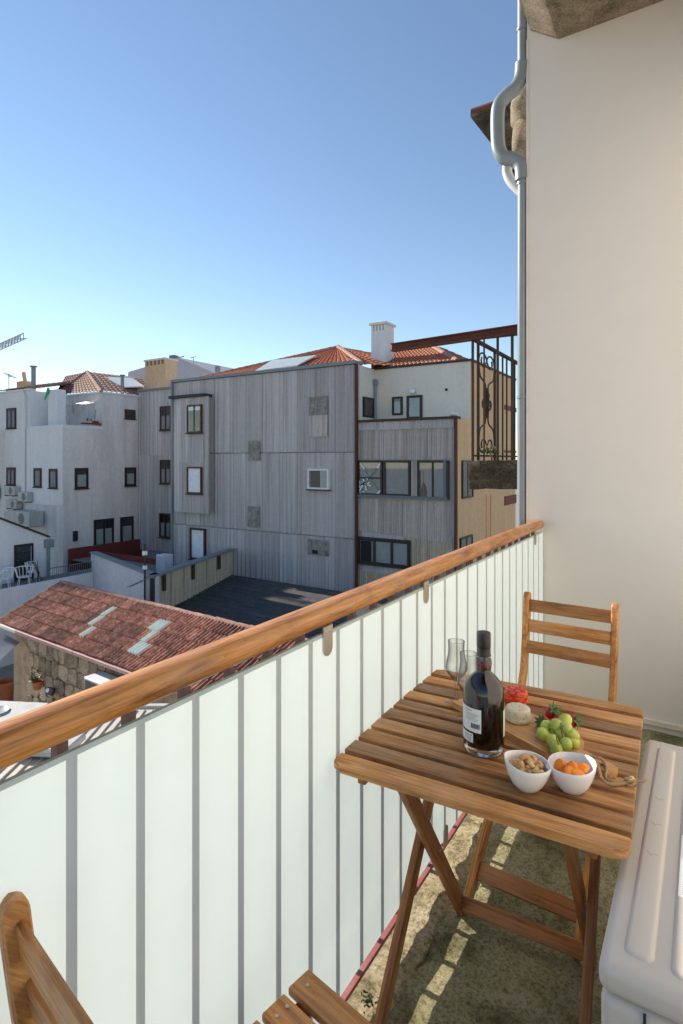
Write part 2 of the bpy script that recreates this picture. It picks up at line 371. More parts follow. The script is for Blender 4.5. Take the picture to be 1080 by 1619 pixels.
# a straight piece of timber with local X along its length (so the grain follows it)
def beam(name, a, b, w, t, mat, parent=None, up=(0, 0, 1), bev=.003, seg=2, ext=0):
    a, b = Vector(a), Vector(b); d = b - a; L = d.length + ext*2; x = d.normalized()
    up = Vector(up); z = (up - x*up.dot(x)).normalized(); y = z.cross(x)
    m = Matrix.Translation((a + b)/2) @ Matrix((x, y, z)).transposed().to_4x4()
    mb = MB(); mb.box((-L/2, -w/2, -t/2), (L/2, w/2, t/2), bev, seg)
    return mb.build(name, mat, parent, 40, m)
def dup(root, loc=None, rz=None, label=None, group=None):
    r = root.copy(); COL.objects.link(r)
    if loc is not None: r.location = loc
    if rz is not None: r.rotation_euler = (0, 0, rz)
    if label: r['label'] = label
    if group: r['group'] = group
    for ch in list(root.children):
        c = ch.copy(); COL.objects.link(c); c.parent = r
        for g in list(ch.children):
            k = g.copy(); COL.objects.link(k); k.parent = c
    return r

# ------------------------------------------------------------------ ground and hidden terrain
mb = MB(); mb.box((-900, -400, -6.4), (700, 1600, -6)); struct(mb.build('ground', 'soil'))

# ================================================================== OUR BALCONY
XG = -.79                                     # plane of the glass balustrade
WY = 3.6                                      # plane of the end wall
# floor: one displaced stone slab
bm = bmesh.new(); nx, ny = 96, 300; x0, x1, y0, y1 = -.718, .30, -.9, WY + .02
gv = []
for i in range(nx+1):
    for j in range(ny+1):
        x = x0 + (x1-x0)*i/nx; y = y0 + (y1-y0)*j/ny
        z = noise.fractal(Vector((x*5, y*5, 1)), 1, 2, 5)*.005 + noise.noise(Vector((x*60, y*60, 3)))*.0015
        c = noise.noise(Vector((x*9, y*9, 8)))
        if c > .42: z -= (c - .42)*.06
        cr = abs(noise.noise(Vector((x*2.2, y*2.2, 21))) - .02)
        if cr < .012: z -= (.012 - cr)*.7
        gv.append(bm.verts.new((x, y, z - .004)))
for i in range(nx):
    for j in range(ny):
        a = i*(ny+1) + j; bm.faces.new((gv[a], gv[a+ny+1], gv[a+ny+2], gv[a+1]))
rim = [e for e in bm.edges if e.is_boundary]
r = bmesh.ops.extrude_edge_only(bm, edges=rim)
for v in r['geom']:
    if isinstance(v, bmesh.types.BMVert): v.co.z = -.25
me = bpy.data.meshes.new('balcony_floor'); bm.to_mesh(me); bm.free()
floor = struct(link('balcony_floor', me, 'floor', None, 50))
yk = -.9
for k, L in enumerate((.62, .8, .7, .74, .55, .62, .5)):       # rough kerb stones under the rail
    mb = MB(); bmesh.ops.create_grid(mb.bm, x_segments=14, y_segments=40, size=.5)
    for v in mb.bm.verts:
        x, y = v.co.x + .5, v.co.y + .5
        ex = min(y, 1-y)*L; w = .008*noise.noise(Vector((y*6, k, 2)))
        X_, Y_ = -.885 + x*(.183 + w), yk + y*(L - .022)
        z = .004 + noise.fractal(Vector((X_*9, Y_*9, k)), 1, 2, 5)*.008 - max(0, .03-ex)**2*14 - max(0, .02 - (1-x)*.18)**2*25
        v.co = Vector((X_, Y_, z))
    rim = [e for e in mb.bm.edges if e.is_boundary]; r = bmesh.ops.extrude_edge_only(mb.bm, edges=rim)
    for v in r['geom']:
        if isinstance(v, bmesh.types.BMVert): v.co.z = -.2
    mb.build('kerb_stone', 'kerb', floor, 50); yk += L
# end wall
wall = thing('end_wall', 'smooth cream plastered wall closing the far end of the balcony', 'wall', (0, WY, 0))
mb = MB(); mb.box((-.885, 0, -6), (3.2, .32, 9), .004); mb.build('wall', 'wall', wall)
mb = MB(); mb.box((-.70, -.018, .028), (.268, -.001, .062), .004); mb.build('baseboard', 'trim', wall)
mb = MB(); mb.box((-.888, -.004, 1.0), (-.872, -.0005, 4.1)); mb.build('corner_bead', 'trim', wall)
hw = thing('house_front', 'plastered house front behind the air conditioner', 'wall', (.29, 0, 0))
mb = MB(); mb.box((0, .62, -6), (.3, WY - .002, 9)); mb.build('wall', 'house_wall', hw)
# stone slab of the balcony above
mb = MB()
pr = [(-.695, 4.03), (-.862, 4.15), (-.868, 4.36), (.9, 4.36), (.9, 4.03)]
mb.prism([(x, WY - .002, z) for x, z in pr], (0, -4.6, 0))
bmesh.ops.bisect_plane(mb.bm, geom=mb.bm.verts[:] + mb.bm.edges[:] + mb.bm.faces[:], plane_co=(0, 2.4, 0), plane_no=(0, 1, 0))
bmesh.ops.subdivide_edges(mb.bm, edges=[e for e in mb.bm.edges if max(v.co.y for v in e.verts) > 2], cuts=14, use_grid_fill=True)
for v in mb.bm.verts:
    if v.co.y < WY - .05 and v.co.y > 2: v.co += noise.noise_vector(v.co*9)*.007
T(mb.build('balcony_slab', 'slab', None, 50), 'rough granite balcony slab overhead at top of the cream wall', 'stone slab')

# ---------------- railing
rl = thing('balcony_railing', 'railing of frosted glass with varnished wooden handrail', 'railing', (XG, 0, 0))
prof = []
for k in range(20):
    a = 2*math.pi*k/20; cx, cz = math.cos(a), math.sin(a)
    prof.append((.034*cx*abs(cx)**-.12 if abs(cx) > 1e-6 else 0, .0275*cz*(abs(cz)**-.15 if abs(cz) > 1e-6 else 1)))
def rail_piece(ya, yb, endcap):
    mb = MB(); n = 40; rings = []
    L = yb - ya
    ys = [(-L/2 + L*i/n, 1.0) for i in range(n+1)]
    if endcap: ys += [(L/2 + .012, .93), (L/2 + .022, .78), (L/2 + .028, .45)]
    for y, sc in ys:
        wob = 1 + .02*noise.noise(Vector((y*2 + ya, 0, 4)))
        # local X is the length, so the grain runs along the rail
        rings.append([mb.bm.verts.new((y, -px*sc*wob, pz*sc*wob)) for px, pz in prof])
    for A, B in zip(rings, rings[1:]):
        for j in range(20): mb.bm.faces.new((A[j], A[(j+1) % 20], B[(j+1) % 20], B[j]))
    mb.bm.faces.new(rings[0][::-1]); mb.bm.faces.new(rings[-1])
    return mb.build('handrail', 'rail_wood', rl, 60, Matrix.Translation((-.022, (ya+yb)/2, 1.107)) @ Matrix.Rotation(math.pi/2, 4, 'Z'))
rail_piece(-.9, 2.32, False); rail_piece(2.321, WY - .029, True)
def panel(ya, yb):
    mb = MB()
    z0, z1, x0, x1 = .100, 1.067, -.004, .004
    V = [mb.bm.verts.new(p) for p in ((x0, ya, z0), (x0, yb, z0), (x0, yb, z1), (x0, ya, z1), (x1, ya, z0), (x1, yb, z0), (x1, yb, z1), (x1, ya, z1))]
    for idx, mi in (((0, 1, 2, 3), 0), ((4, 7, 6, 5), 1), ((0, 4, 5, 1), 2), ((3, 2, 6, 7), 2), ((0, 3, 7, 4), 2), ((1, 5, 6, 2), 2)):
        f = mb.bm.faces.new([V[i] for i in idx]); f.material_index = mi
    return mb.build('glass_panel', ['outer_glass', 'film', 'glass_edge'], rl)
for ya, yb in ((-.9, .372), (.3723, 1.604), (1.6043, 2.74), (2.7403, WY - .012)): panel(ya, yb)
mb = MB(); mb.box((-.0095, -.0088, .065), (.0095, .0088, 1.09), .001); mb.bm.verts.ensure_lookup_table()
bmesh.ops.recalc_face_normals(mb.bm, faces=mb.bm.faces[:]); bal = bpy.data.meshes.new('baluster'); mb.bm.to_mesh(bal); mb.bm.free()
for k in range(-11, 26):
    y = .5075 + .1236*k
    if y > WY - .03: break
    link('baluster', bal, 'baluster_iron', rl, None, (-.0285, y, 0))
mb = MB(); mb.box((-.056, -.9, .060), (.005, WY - .02, .072), .0015); mb.build('bottom_bar', 'red_iron', rl)
mb = MB()
poly = []
for k in range(13): a = math.pi*k/12; poly.append((-.0205*math.cos(a), -.055 - .0205*math.sin(a)))
poly += [(.0205, 0), (-.0205, 0)]
mb.prism([(.005, y, z) for y, z in poly], (.004, 0, 0))
for sx, sz in ((-.009, -.014), (.009, -.014)): mb.sphere((.009, sx, sz), .004, (.5, 1, 1), 1)
bmesh.ops.recalc_face_normals(mb.bm, faces=mb.bm.faces[:]); clip = bpy.data.meshes.new('glass_clip'); mb.bm.to_mesh(clip); mb.bm.free()
for px, py in ((517, 1000), (673, 927), (846, 851)):
    p = onX(px, py, XG + .005); link('glass_clip', clip, 'steel', rl, None, (0, p.y, 1.084))
for yy in (1.99, 2.8, 1.21):
    link('glass_clip', clip, 'steel', rl, None, Matrix.Translation((0, yy, .074)) @ Matrix.Rotation(math.pi, 4, 'X'))

# ---------------- pipes at the wall corner
dp = thing('downpipe', 'grey drainpipe with a swan neck bend up the corner of the cream wall', 'drainpipe', (-.915, WY + .02, 0))
PX = onY(825, 500, WY + .02).x + .915
def pp(px, py, y=WY + .02): p = onY(px, py, y); return Vector((p.x + .915, y - WY - .02, p.z))
def smooth_path(pts, n=6):
    out = []
    P_ = [pts[0]] + pts + [pts[-1]]
    for i in range(1, len(P_)-2):
        a, b, c, d = P_[i-1:i+3]
        for k in range(n):
            t = k/n; out.append(.5*((2*b) + (c-a)*t + (2*a-5*b+4*c-d)*t*t + (3*b-a-3*c+d)*t**3))
    return out + [pts[-1]]
mb = MB(); mb.tube([Vector((PX, 0, -6)), Vector((PX, 0, 0)), pp(826, 300), pp(826, 268)], .0285, 20); mb.build('lower_pipe', 'zinc', dp, 40)
bend = [pp(826, 285), pp(824, 262), pp(812, 252), pp(797, 249), pp(789, 236), pp(787, 215), pp(787, 180), pp(791, 163), pp(803, 149), pp(816, 138), pp(824, 122), pp(826, 100)]
mb = MB(); mb.tube(smooth_path(bend, 6), .044, 20); mb.build('bend', 'zinc', dp, 40)
mb = MB(); mb.tube([pp(826, 110), pp(826, 60), pp(826, -60)], .0285, 20); mb.build('upper_pipe', 'zinc', dp, 40)
for py in (47, 290, 628): 
    c = pp(826, py); mb = MB(); mb.lathe([(.031, -.008), (.034, -.008), (.034, .008), (.031, .008), (.031, -.008)], 20, c); mb.box(c + Vector((.025, -.008, -.006)), c + Vector((.046, .008, .006)), .001); mb.build('pipe_clamp', 'zinc', dp, 40)
for py in (180, 215): 
    c = pp(787, py); mb = MB(); mb.lathe([(.036, -.004), (.0385, -.004), (.0385, .004), (.036, .004)], 20, c); mb.build('joint_ring', 'zinc', dp, 40)
wp = thing('branch_pipe', 'short white bent pipe branch beneath the swan neck', 'drainpipe', (-1.0, WY + .12, 0))
def wpp(px, py): p = onY(px, py, WY + .12); return Vector((p.x + 1.0, 0, p.z))
mb = MB(); mb.tube(smooth_path([wpp(803, 258), wpp(802, 272), wpp(808, 286), wpp(820, 299), wpp(834, 312)], 5), .032, 18); mb.build('pipe', 'zinc_light', wp, 40)

# neighbour's eave: sheet gutter corner and corbel stones
gt = thing('eave_gutter', 'red and mossy sheet metal gutter corner jutting from behind the drainpipe', 'gutter', (0, 4.1, 0))
def gp(px, py, y=4.1): p = onY(px, py, y); return Vector((p.x, y - 4.1, p.z))
a, b, c_, d_ = gp(744, 181), gp(778, 169), gp(834, 262), gp(775, 222)
b2, c2 = gp(836, 150), gp(836, 270)
mb = MB(); mb.prism([a, b2, b2 + Vector((0, .012, .02)), a + Vector((0, .012, .02))], (0, 0, .03)); mb.build('front_lip', 'rust_red', gt)
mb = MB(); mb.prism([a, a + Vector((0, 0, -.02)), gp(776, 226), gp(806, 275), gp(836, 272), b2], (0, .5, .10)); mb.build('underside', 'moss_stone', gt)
cb = thing('corbel_stone', 'two rough corbel stones under the eave beside the wall corner', 'stone', (0, 3.95, 0))
for (px, py, w, h) in ((829, 178, .12, .15), (824, 232, .09, .17)):
    p = onY(px, py, 3.95); mb = MB(); mb.sphere((p.x + .03, 0, p.z), 1, (w, .16, h), 3)
    for v in mb.bm.verts: v.co += noise.noise_vector(v.co*11)*.022
    mb.build('stone', 'slab', cb, 50)

# ---------------- neighbour's iron balcony
NY = 4.3
nb = onY(741, 728, NY); nbx0, nbz = nb.x, nb.z
mb = MB(); mb.box((nbx0, NY, nbz - .217), (-.9, NY + 2.2, nbz))
bmesh.ops.subdivide_edges(mb.bm, edges=mb.bm.edges[:], cuts=12, use_grid_fill=True)
for v in mb.bm.verts: v.co += noise.noise_vector(v.co*7)*.012 + noise.noise_vector(v.co*25)*.005
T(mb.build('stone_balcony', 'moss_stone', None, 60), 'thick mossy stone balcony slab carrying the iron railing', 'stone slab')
ir = thing('iron_railing', 'rusty wrought iron railing with scrolls on the mossy stone balcony', 'railing', (nbx0 + .03, NY + .03, nbz))
topz = onY(747, 538, NY + .03).z - nbz
def irx(px): return onY(px, 600, NY + .03).x - nbx0 - .03
for px, w in ((747.5, .009), (765.5, .006), (787, .0085), (810, .0095)):
    x = irx(px); mb = MB(); mb.box((x - w, -w, -.01), (x + w, w, topz + (.05 if px > 780 else 0)), .002); mb.build('post' if w > .0087 else 'bar', 'rust', ir)
mb = MB(); mb.box((-.035, -.022, topz), (.60, .022, topz + .014), .002); mb.build('top_rail', 'rust', ir)
LY = 1.9
mb = MB(); mb.box((-.02, .025, topz - .005), (.02, LY, topz + .018), .006, 2); mb.build('side_rail', 'rust', ir, 40)
mb = MB(); mb.box((-.012, .025, .03), (.012, LY, .045), .003); mb.build('side_bottom_rail', 'rust', ir)
for y in (.11, .55, .79, .92, 1.18, 1.42, 1.66):
    mb = MB(); w = .010 if y in (.11, .55, 1.18) else .007; mb.box((-w, y - w, 0), (w, y + w, topz), .002); mb.build('bar', 'rust', ir)
def spiral(cy, cz, r0, r1, a0, turns, n=22):
    return [(0, cy + (r0 + (r1-r0)*i/n)*math.cos(a0 + turns*2*math.pi*i/n), cz + (r0 + (r1-r0)*i/n)*math.sin(a0 + turns*2*math.pi*i/n)) for i in range(n+1)]
cy = .33; SW = 1.42
for sgn in (-1, 1):
    for zc, up in ((topz - .14, 1), (.14, -1)):
        sp = spiral(0, 0, .075, .018, math.pi*.9, -1.25)
        pts = [(0, cy + sgn*(.075 + y*.95), zc + up*z) for _, y, z in sp]
        pts = [(0, cy + sgn*.025, zc - up*.26), (0, cy + sgn*.03, zc - up*.17), (0, cy + sgn*.12, zc - up*.12)] + [(0, cy + sgn*.145, zc - up*.03)] + [(0, cy + sgn*(.07 + .075*math.cos(t)), zc + up*.075*math.sin(t)) for t in (0.1, .6, 1.1, 1.6, 2.2, 2.8)] + [(0, cy + sgn*(.06 + .042*math.cos(t)), zc + up*(.01 + .042*math.sin(t))) for t in (3.4, 4.0, 4.7, 5.4, 6.2, 7.0)]
        pts = [(x_, cy + (y_ - cy)*SW, z_) for x_, y_, z_ in pts]; mb = MB(); mb.tube(smooth_path([Vector(p) for p in pts], 3), .0075, 6); mb.build('scroll', 'rust', ir, 50)
    mb = MB(); mb.tube([(0, cy + sgn*.036, .38), (0, cy + sgn*.036, topz - .40)], .0075, 6); mb.build('rod', 'rust', ir, 50)
    mb = MB(); mb.tube(smooth_path([Vector(p) for p in spiral(cy + sgn*.075, topz*.5, .05, .014, math.pi*(1 if sgn > 0 else 0), sgn*1.3)], 2), .008, 6); mb.build('scroll', 'rust', ir, 50)
mb = MB(); mb.tube([(0, cy, topz*.5 - .12), (0, cy, topz*.5 - .06), (0, cy, topz*.5), (0, cy, topz*.5 + .07), (0, cy, topz*.5 + .13)], [.006, .024, .018, .026, .004], 8); mb.build('rosette', 'rust', ir, 50)
ib = onY(620, 550, NY); ie = onY(817, 521, NY)
bt = thing('iron_beam', 'long rusty iron beam jutting out above the iron railing', 'beam', (ib.x, NY + .0, ib.z))
L = -.9 - ib.x; dz = (ie.z - ib.z)/(ie.x - ib.x)*L
for z0, z1, w in ((-.032, -.024, .035), (.024, .032, .035), (-.024, .024, .006)):
    mb = MB(); mb.prism([(0, -w, z0), (0, w, z0), (0, w, z1), (0, -w, z1)], (L, 0, dz)); mb.build('flange' if w > .01 else 'web', 'rust_red', bt)
def leafclump(mb, c, n, rad, size, up=.6):
    for i in range(n):
        d = Vector((random.gauss(0, 1), random.gauss(0, 1), abs(random.gauss(0, 1))*up)).normalized()*rad*random.uniform(.2, 1)
        p = Vector(c) + d; q = Matrix.Rotation(random.uniform(0, 6.28), 3, 'Z') @ Matrix.Rotation(random.uniform(-.9, .9), 3, 'X'); s_ = size*random.uniform(.6, 1.3)
        vs = [mb.bm.verts.new(p + q @ Vector(v)*s_) for v in ((0, -.5, 0), (.28, -.1, .08), (.18, .35, .02), (0, .6, -.06), (-.18, .35, .02), (-.28, -.1, .08))]
        f = mb.bm.faces.new(vs); f.material_index = mb.mi
for (x, y, s_, lab) in ((nbx0 + .16, NY + .07, .11, 'taller green weed growing at the foot of the iron railing'), (nbx0 + .42, NY + .08, .07, 'low green weed on the stone balcony edge nearest the drainpipe')):
    w = thing('weed', lab, 'weed', (x, y, nbz), 0, 'weeds on the mossy balcony')
    mb = MB(); leafclump(mb, (0, 0, s_*.55), 34, s_, .036); mb.build('leaves', 'leaf', w)
    mb = MB()
    for k in range(4): mb.tube([(0, 0, 0), (random.uniform(-.03, .03), 0, s_*.6), (random.uniform(-.08, .08), random.uniform(-.03, .03), s_*1.2)], .003, 5)
    mb.build('stems', 'stem_brown', w)
w = thing('weed', 'small weed rooted in the gap of the kerb under the glass', 'weed', (-.755, 1.36, .0), 0, 'weeds on our balcony floor')
mb = MB(); leafclump(mb, (0, 0, .014), 40, .032, .011, .9); mb.build('leaves', 'leaf', w)

# ---------------- table
TZ = .75
tc = Vector((-.451, 1.563, 0)); TR = R(2.0)
tb = thing('folding_table', 'square slatted wooden folding table holding the bottle and food', 'table', tc, TR)
TW, TD, ns = .665, .735, 10
sw = .0585; gap = (TD - sw*ns)/(ns - 1)
for k in range(ns):
    y = -TD/2 + sw/2 + k*(sw + gap)
    mb = MB(); h = .0095
    if k in (0, ns-1):
        s_ = -1 if k == 0 else 1; rr = .03; poly = []
        hx, hy = TW/2, sw/2
        for cx, cyy, a0 in ((hx - rr, s_*(hy - rr), 0), (-hx + rr, s_*(hy - rr), 90)):
            for j in range(7):
                a = R(a0 + 15*j); poly.append((cx + rr*math.cos(a), cyy + s_*rr*math.sin(a)))
        poly += [(-hx, -s_*hy), (hx, -s_*hy)]
        mb.prism([(x, yy, -h) for x, yy in poly], (0, 0, 2*h))
        es = [e for e in mb.bm.edges if abs(e.verts[0].co.z - e.verts[1].co.z) < 1e-6]
        bmesh.ops.bevel(mb.bm, geom=es, offset=.0035, segments=2, affect='EDGES')
    else: mb.box((-TW/2, -sw/2, -h), (TW/2, sw/2, h), .0024, 2)
    mb.build('slat', 'table_wood', tb, 40, Matrix.Translation((0, y, TZ - h + random.uniform(-.0006, .0006))))
for x in (-.262, .262): beam('batten', (x, -TD/2 + .035, TZ - .0365), (x, TD/2 - .035, TZ - .0365), .022, .034, 'leg_wood', tb)
for x in (-.205, .205): beam('batten', (x, -TD/2 + .06, TZ - .033), (x, TD/2 - .06, TZ - .033), .036, .026, 'leg_wood', tb)
for s_ in (-1, 1):
    beam('leg', (s_*.20, -.245, TZ - .05), (s_*.20, .27, .0), .022, .046, 'leg_wood', tb, ext=.0)
    beam('leg', (s_*.232, .25, TZ - .05), (s_*.232, -.36, .0), .022, .046, 'leg_wood', tb, ext=.0)
    mb = MB(); mb.tube([(s_*.18, .012, TZ*.5 - .02), (s_*.25, .012, TZ*.5 - .02)], .004, 8); mb.build('pivot_bolt', 'steel', tb)
beam('stretcher', (-.19, .24, .045), (.19, .24, .045), .022, .045, 'leg_wood', tb, up=(0, .56, .8))
beam('stretcher', (-.222, -.30, .075), (.222, -.30, .075), .022, .045, 'leg_wood', tb, up=(0, -.6, .8))

# ---------------- chairs (local: front of the chair towards -Y, feet of the long legs at y = 0)
def make_chair(name, label, loc, rz, group):
    ch = thing(name, label, 'chair', loc, rz, group)
    up = [(0, 0), (.10, .088), (.24, .20), (.40, .335), (.53, .445), (.61, .53), (.652, .62), (.676, .74), (.70, .90)]
    pts = smooth_path([Vector((0, y, z)) for y, z in up], 3)
    for s_ in (-1, 1):
        mb = MB(); n = len(pts); A = []
        for i, p in enumerate(pts):
            t = (pts[min(i+1, n-1)] - pts[max(i-1, 0)]).normalized(); q = Vector((0, -t.z, t.y))
            w = .0225; tx = .0115
            A.append((p, q, w, tx))
        # rounded top
        p, q, w, tx = A[-1]; t = (pts[-1] - pts[-2]).normalized()
        for k, (dd, ww) in enumerate(((.008, .95), (.015, .8), (.02, .55), (.023, .2))): A.append((p + t*dd, q, w*ww, tx))
        rings = []
        for p, q, w, tx in A:
            b = .004
            rings.append([mb.bm.verts.new(p + q*y + Vector((x, 0, 0))) for x, y in ((tx, w-b), (tx-b, w), (-tx+b, w), (-tx, w-b), (-tx, -w+b), (-tx+b, -w), (tx-b, -w), (tx, -w+b))])
        for a, b in zip(rings, rings[1:]):
            for j in range(8): mb.bm.faces.new((a[j], a[(j+1) % 8], b[(j+1) % 8], b[j]))
        mb.bm.faces.new(rings[0][::-1]); mb.bm.faces.new(rings[-1])
        # turn the mesh so its local X runs up the leg
        m = Matrix.Rotation(R(-52), 4, 'X') @ Matrix.Rotation(R(-90), 4, 'Y')
        mb.bm.transform(m.inverted())
        mb.build('long_leg', 'chair_wood', ch, 40, Matrix.Translation((s_*.165, 0, 0)) @ m)
        beam('short_leg', (s_*.14, .10, .425), (s_*.14, .60, .0), .021, .042, 'leg_wood', ch)
        beam('seat_rail', (s_*.14, .06, .425), (s_*.14, .50, .43), .021, .034, 'leg_wood', ch)
    for y, z, lean in ((.694, .868, .14), (.678, .785, .17), (.657, .700, .22)):
        o = beam('back_slat', (-.155, y - .002, z), (.155, y - .002, z), .014, .052, 'chair_wood', ch, up=(0, lean, 1))
    for k in range(6):
        y = .055 + k*.083
        beam('seat_slat', (-.172, y, .452 - .006*math.sin(k*.6)), (.172, y, .452 - .006*math.sin(k*.6)), .070, .017, 'chair_wood', ch, bev=.004)
        for x in (-.145, .145):
            for dy in (-.016, .016):
                mb = MB(); mb.lathe([(0, .001), (.003, .0012), (.0042, .0008), (.0045, -.001)], 12, (x, y + dy*(k % 2), .4612 - .006*math.sin(k*.6)))
                mb.box((x - .0025, y + dy*(k % 2) - .0005, .462 - .006*math.sin(k*.6)), (x + .0025, y + dy*(k % 2) + .0005, .4626 - .006*math.sin(k*.6))); mb.build('screw', 'steel', ch, 30)
                if not k % 2: break
    beam('stretcher', (-.155, .085, .075), (.155, .085, .075), .020, .055, 'leg_wood', ch, up=(0, .75, .66))
    beam('stretcher', (-.13, .53, .06), (.13, .53, .06), .020, .045, 'leg_wood', ch, up=(0, -.75, .66))
    return ch
make_chair('folding_chair', 'wooden slatted folding chair standing behind the table by the wall', (-.478, 1.835, 0), R(-2.5), 'folding chairs at the table').scale = (1.06, 1, 1)
make_chair('folding_chair', 'wooden folding chair cut off at the bottom left, seat slats near the camera', (-.500, .938, 0), R(169.5), 'folding chairs at the table').scale = (1, .81, 1.0)

# ---------------- outdoor unit of the air conditioner
ac = thing('air_conditioner', 'beige outdoor air conditioner unit at the right below the table edge', 'air conditioner', (-.13, .99, 0), R(-.8))
AL, AWd, AZ = .87, .335, .70
mb = MB(); mb.box((0, .002, .05), (AWd, AL - .002, AZ - .052), .018, 3); mb.build('case', 'ac_white', ac, 40)
mb = MB(); mb.box((-.003, -.003, AZ - .05), (AWd + .003, AL + .003, AZ), .018, 4)
mb.build('lid', 'ac_white', ac, 50)
def ridge(poly, w, h, name):
    mb = MB(); pts = [Vector((x, y, AZ - .0005)) for x, y in poly]
    mb.tube(pts, w, 8, True, flat=1); 
    for v in mb.bm.verts: v.co.z = AZ - .0008 + (v.co.z - AZ + .0008)*h
    return mb.build(name, 'ac_white', ac, 60)
def rounded(x0, y0, x1, y1, r, n=5):
    out = []
    for cx, cyy, a0 in ((x1 - r, y1 - r, 0), (x0 + r, y1 - r, 90), (x0 + r, y0 + r, 180), (x1 - r, y0 + r, 270)):
        for k in range(n+1):
            a = R(a0 + 90*k/n); out.append((cx + r*math.cos(a), cyy + r*math.sin(a)))
    return out
def plateau(x0, y0, x1, y1, h, name):
    mb = MB(); rings = []
    for ins, z in ((0, -.001), (.0015, h*.3), (.005, h*.85), (.008, h)):
        rings.append([mb.bm.verts.new((x, y, AZ + z)) for x, y in rounded(x0 + ins, y0 + ins, x1 - ins, y1 - ins, .016 - ins, 8)])
    for A_, B_ in zip(rings, rings[1:]):
        for k in range(len(A_)): mb.bm.faces.new((A_[k], A_[(k+1) % len(A_)], B_[(k+1) % len(A_)], B_[k]))
    mb.bm.faces.new(rings[-1])
    return mb.build(name, 'ac_white', ac, 50)
plateau(.030, .035, .075, AL - .045, .005, 'pressed_panel'); plateau(.096, .030, .30, AL - .045, .005, 'pressed_panel')
for k, py in enumerate((1262, 1303, 1352)):
    p = onZ(1035, py, AZ) - Vector((-.13, .99, 0))
    p.x = .052; mb = MB(); mb.prism([(p.x - .009, p.y, AZ + .0045), (p.x, p.y + .013, AZ + .0045), (p.x, p.y + .006, AZ + .0045), (p.x + .010, p.y + .006, AZ + .0045), (p.x + .010, p.y - .006, AZ + .0045), (p.x, p.y - .006, AZ + .0045), (p.x, p.y - .013, AZ + .0045)], (0, 0, .0013))
    mb.build('arrow', 'ac_white', ac)
lp = onZ(1072, 1420, AZ) - Vector((-.13, .99, 0))
mb = MB(); mb.box((lp.x - .003, lp.y, AZ + .0046), (lp.x + .09, lp.y + .20, AZ + .0052)); sk = mb.build('sticker', 'label', ac)
mb = MB()
for i in range(3):
    for k in range(34):
        y = lp.y + .008 + k*.0054
        mb.box((lp.x + .003 + i*.024, y, AZ + .0052), (lp.x + .003 + i*.024 + random.uniform(.008, .019), y + .0022, AZ + .00545))
mb.build('print', 'ink_grey', sk)
mb = MB(); mb.box((.062, -.0005, .05), (.066, .0035, AZ - .054)); mb.build('seam', 'ac_dark', ac)
for y in (.1, AL - .1): mb = MB(); mb.box((.01, y - .03, 0), (AWd - .01, y + .03, .05), .003); mb.build('foot', 'ac_dark', ac)

# ---------------- bottle
BP = Vector((-.466, 1.449, TZ)); bo = thing('wine_bottle', 'squat dark red wine bottle with black cap on the table', 'bottle', BP)
outer = [(0, .004), (.034, .003), (.046, .0), (.0505, .004), (.052, .012), (.052, .138), (.0513, .150), (.0488, .163), (.0435, .176), (.035, .187), (.0255, .1955), (.0200, .201), (.0184, .206), (.0195, .213), (.0208, .224), (.0195, .236), (.0168, .243), (.0163, .262)]
inner = [(.0135, .262), (.014, .243), (.0165, .235), (.0178, .224), (.0165, .213), (.0158, .206), (.0185, .199), (.0245, .191), (.0335, .179), (.0425, .162), (.048, .144), (.049, .128), (.049, .026), (.046, .018), (.03, .0155), (0, .017)]
mb = MB(); mb.lathe(outer, 64); mb.build('glass', 'wine_glass', bo, 50)
mb = MB(); mb.lathe([(0, .0045), (.034, .0036), (.0455, .0008), (.0498, .0045), (.0513, .012), (.0513, .021), (.046, .018), (.03, .0155), (0, .017)], 64); mb.build('glass_base', 'bottle_glass', bo, 50)
liq = [(0, .0175), (.03, .0160), (.0455, .0185), (.0508, .0262), (.0512, .138), (.0505, .1496), (.048, .1624), (.0427, .1753), (.0342, .1862), (.0247, .1947), (.0193, .2002), (.0176, .206), (.0187, .213), (.02, .224), (.0191, .233), (0, .233)]
mb = MB(); mb.lathe(liq, 64); mb.build('wine', 'wine', bo, 50)
mb = MB(); mb.lathe([(.0168, .2435), (.0192, .2435), (.0178, .25), (.0174, .2635), (.0168, .264)], 40); mb.build('collar', 'black_plastic', bo, 30)
mb = MB(); mb.lathe([(0, .264), (.0174, .264), (.0181, .2655), (.0181, .301), (.0172, .303), (.014, .3035), (0, .3035)], 40); mb.build('cap', 'black_plastic', bo, 30)
def curved(mb, r, a0, a1, z0, z1, n=10, th=.0004):
    v = []
    for i in range(n+1):
        a = a0 + (a1-a0)*i/n
        for rr in (r, r + th):
            for z in (z0, z1): v.append(mb.bm.verts.new((rr*math.cos(a), rr*math.sin(a), z)))
    for i in range(n):
        a, b = v[i*4:i*4+4], v[i*4+4:i*4+8]
        for q in ((a[2-1+1], a[3], b[3], b[2]), (a[0], b[0], b[1], a[1]), (a[1], b[1], b[3], a[3]), (a[0], a[2], b[2], b[0])):
            f = mb.bm.faces.new(q); f.material_index = mb.mi
    mb.bm.faces.new(v[:4][0:1] + [v[1], v[3], v[2]]); e = v[-4:]; mb.bm.faces.new((e[0], e[2], e[3], e[1]))
view = math.atan2(-BP.y, -BP.x)                 # direction from the bottle to the viewer
def lab(name, a0, a1, z0, z1): mb = MB(); curved(mb, .0522, view + R(a0), view + R(a1), z0, z1, 14); return mb.build(name, 'label', bo, 30)
l1 = lab('back_label', -92, -6.5, .062, .121); l2 = lab('tax_label', -92, -30, .034, .057); l3 = lab('front_label', 68, 150, .045, .112)
mb = MB()
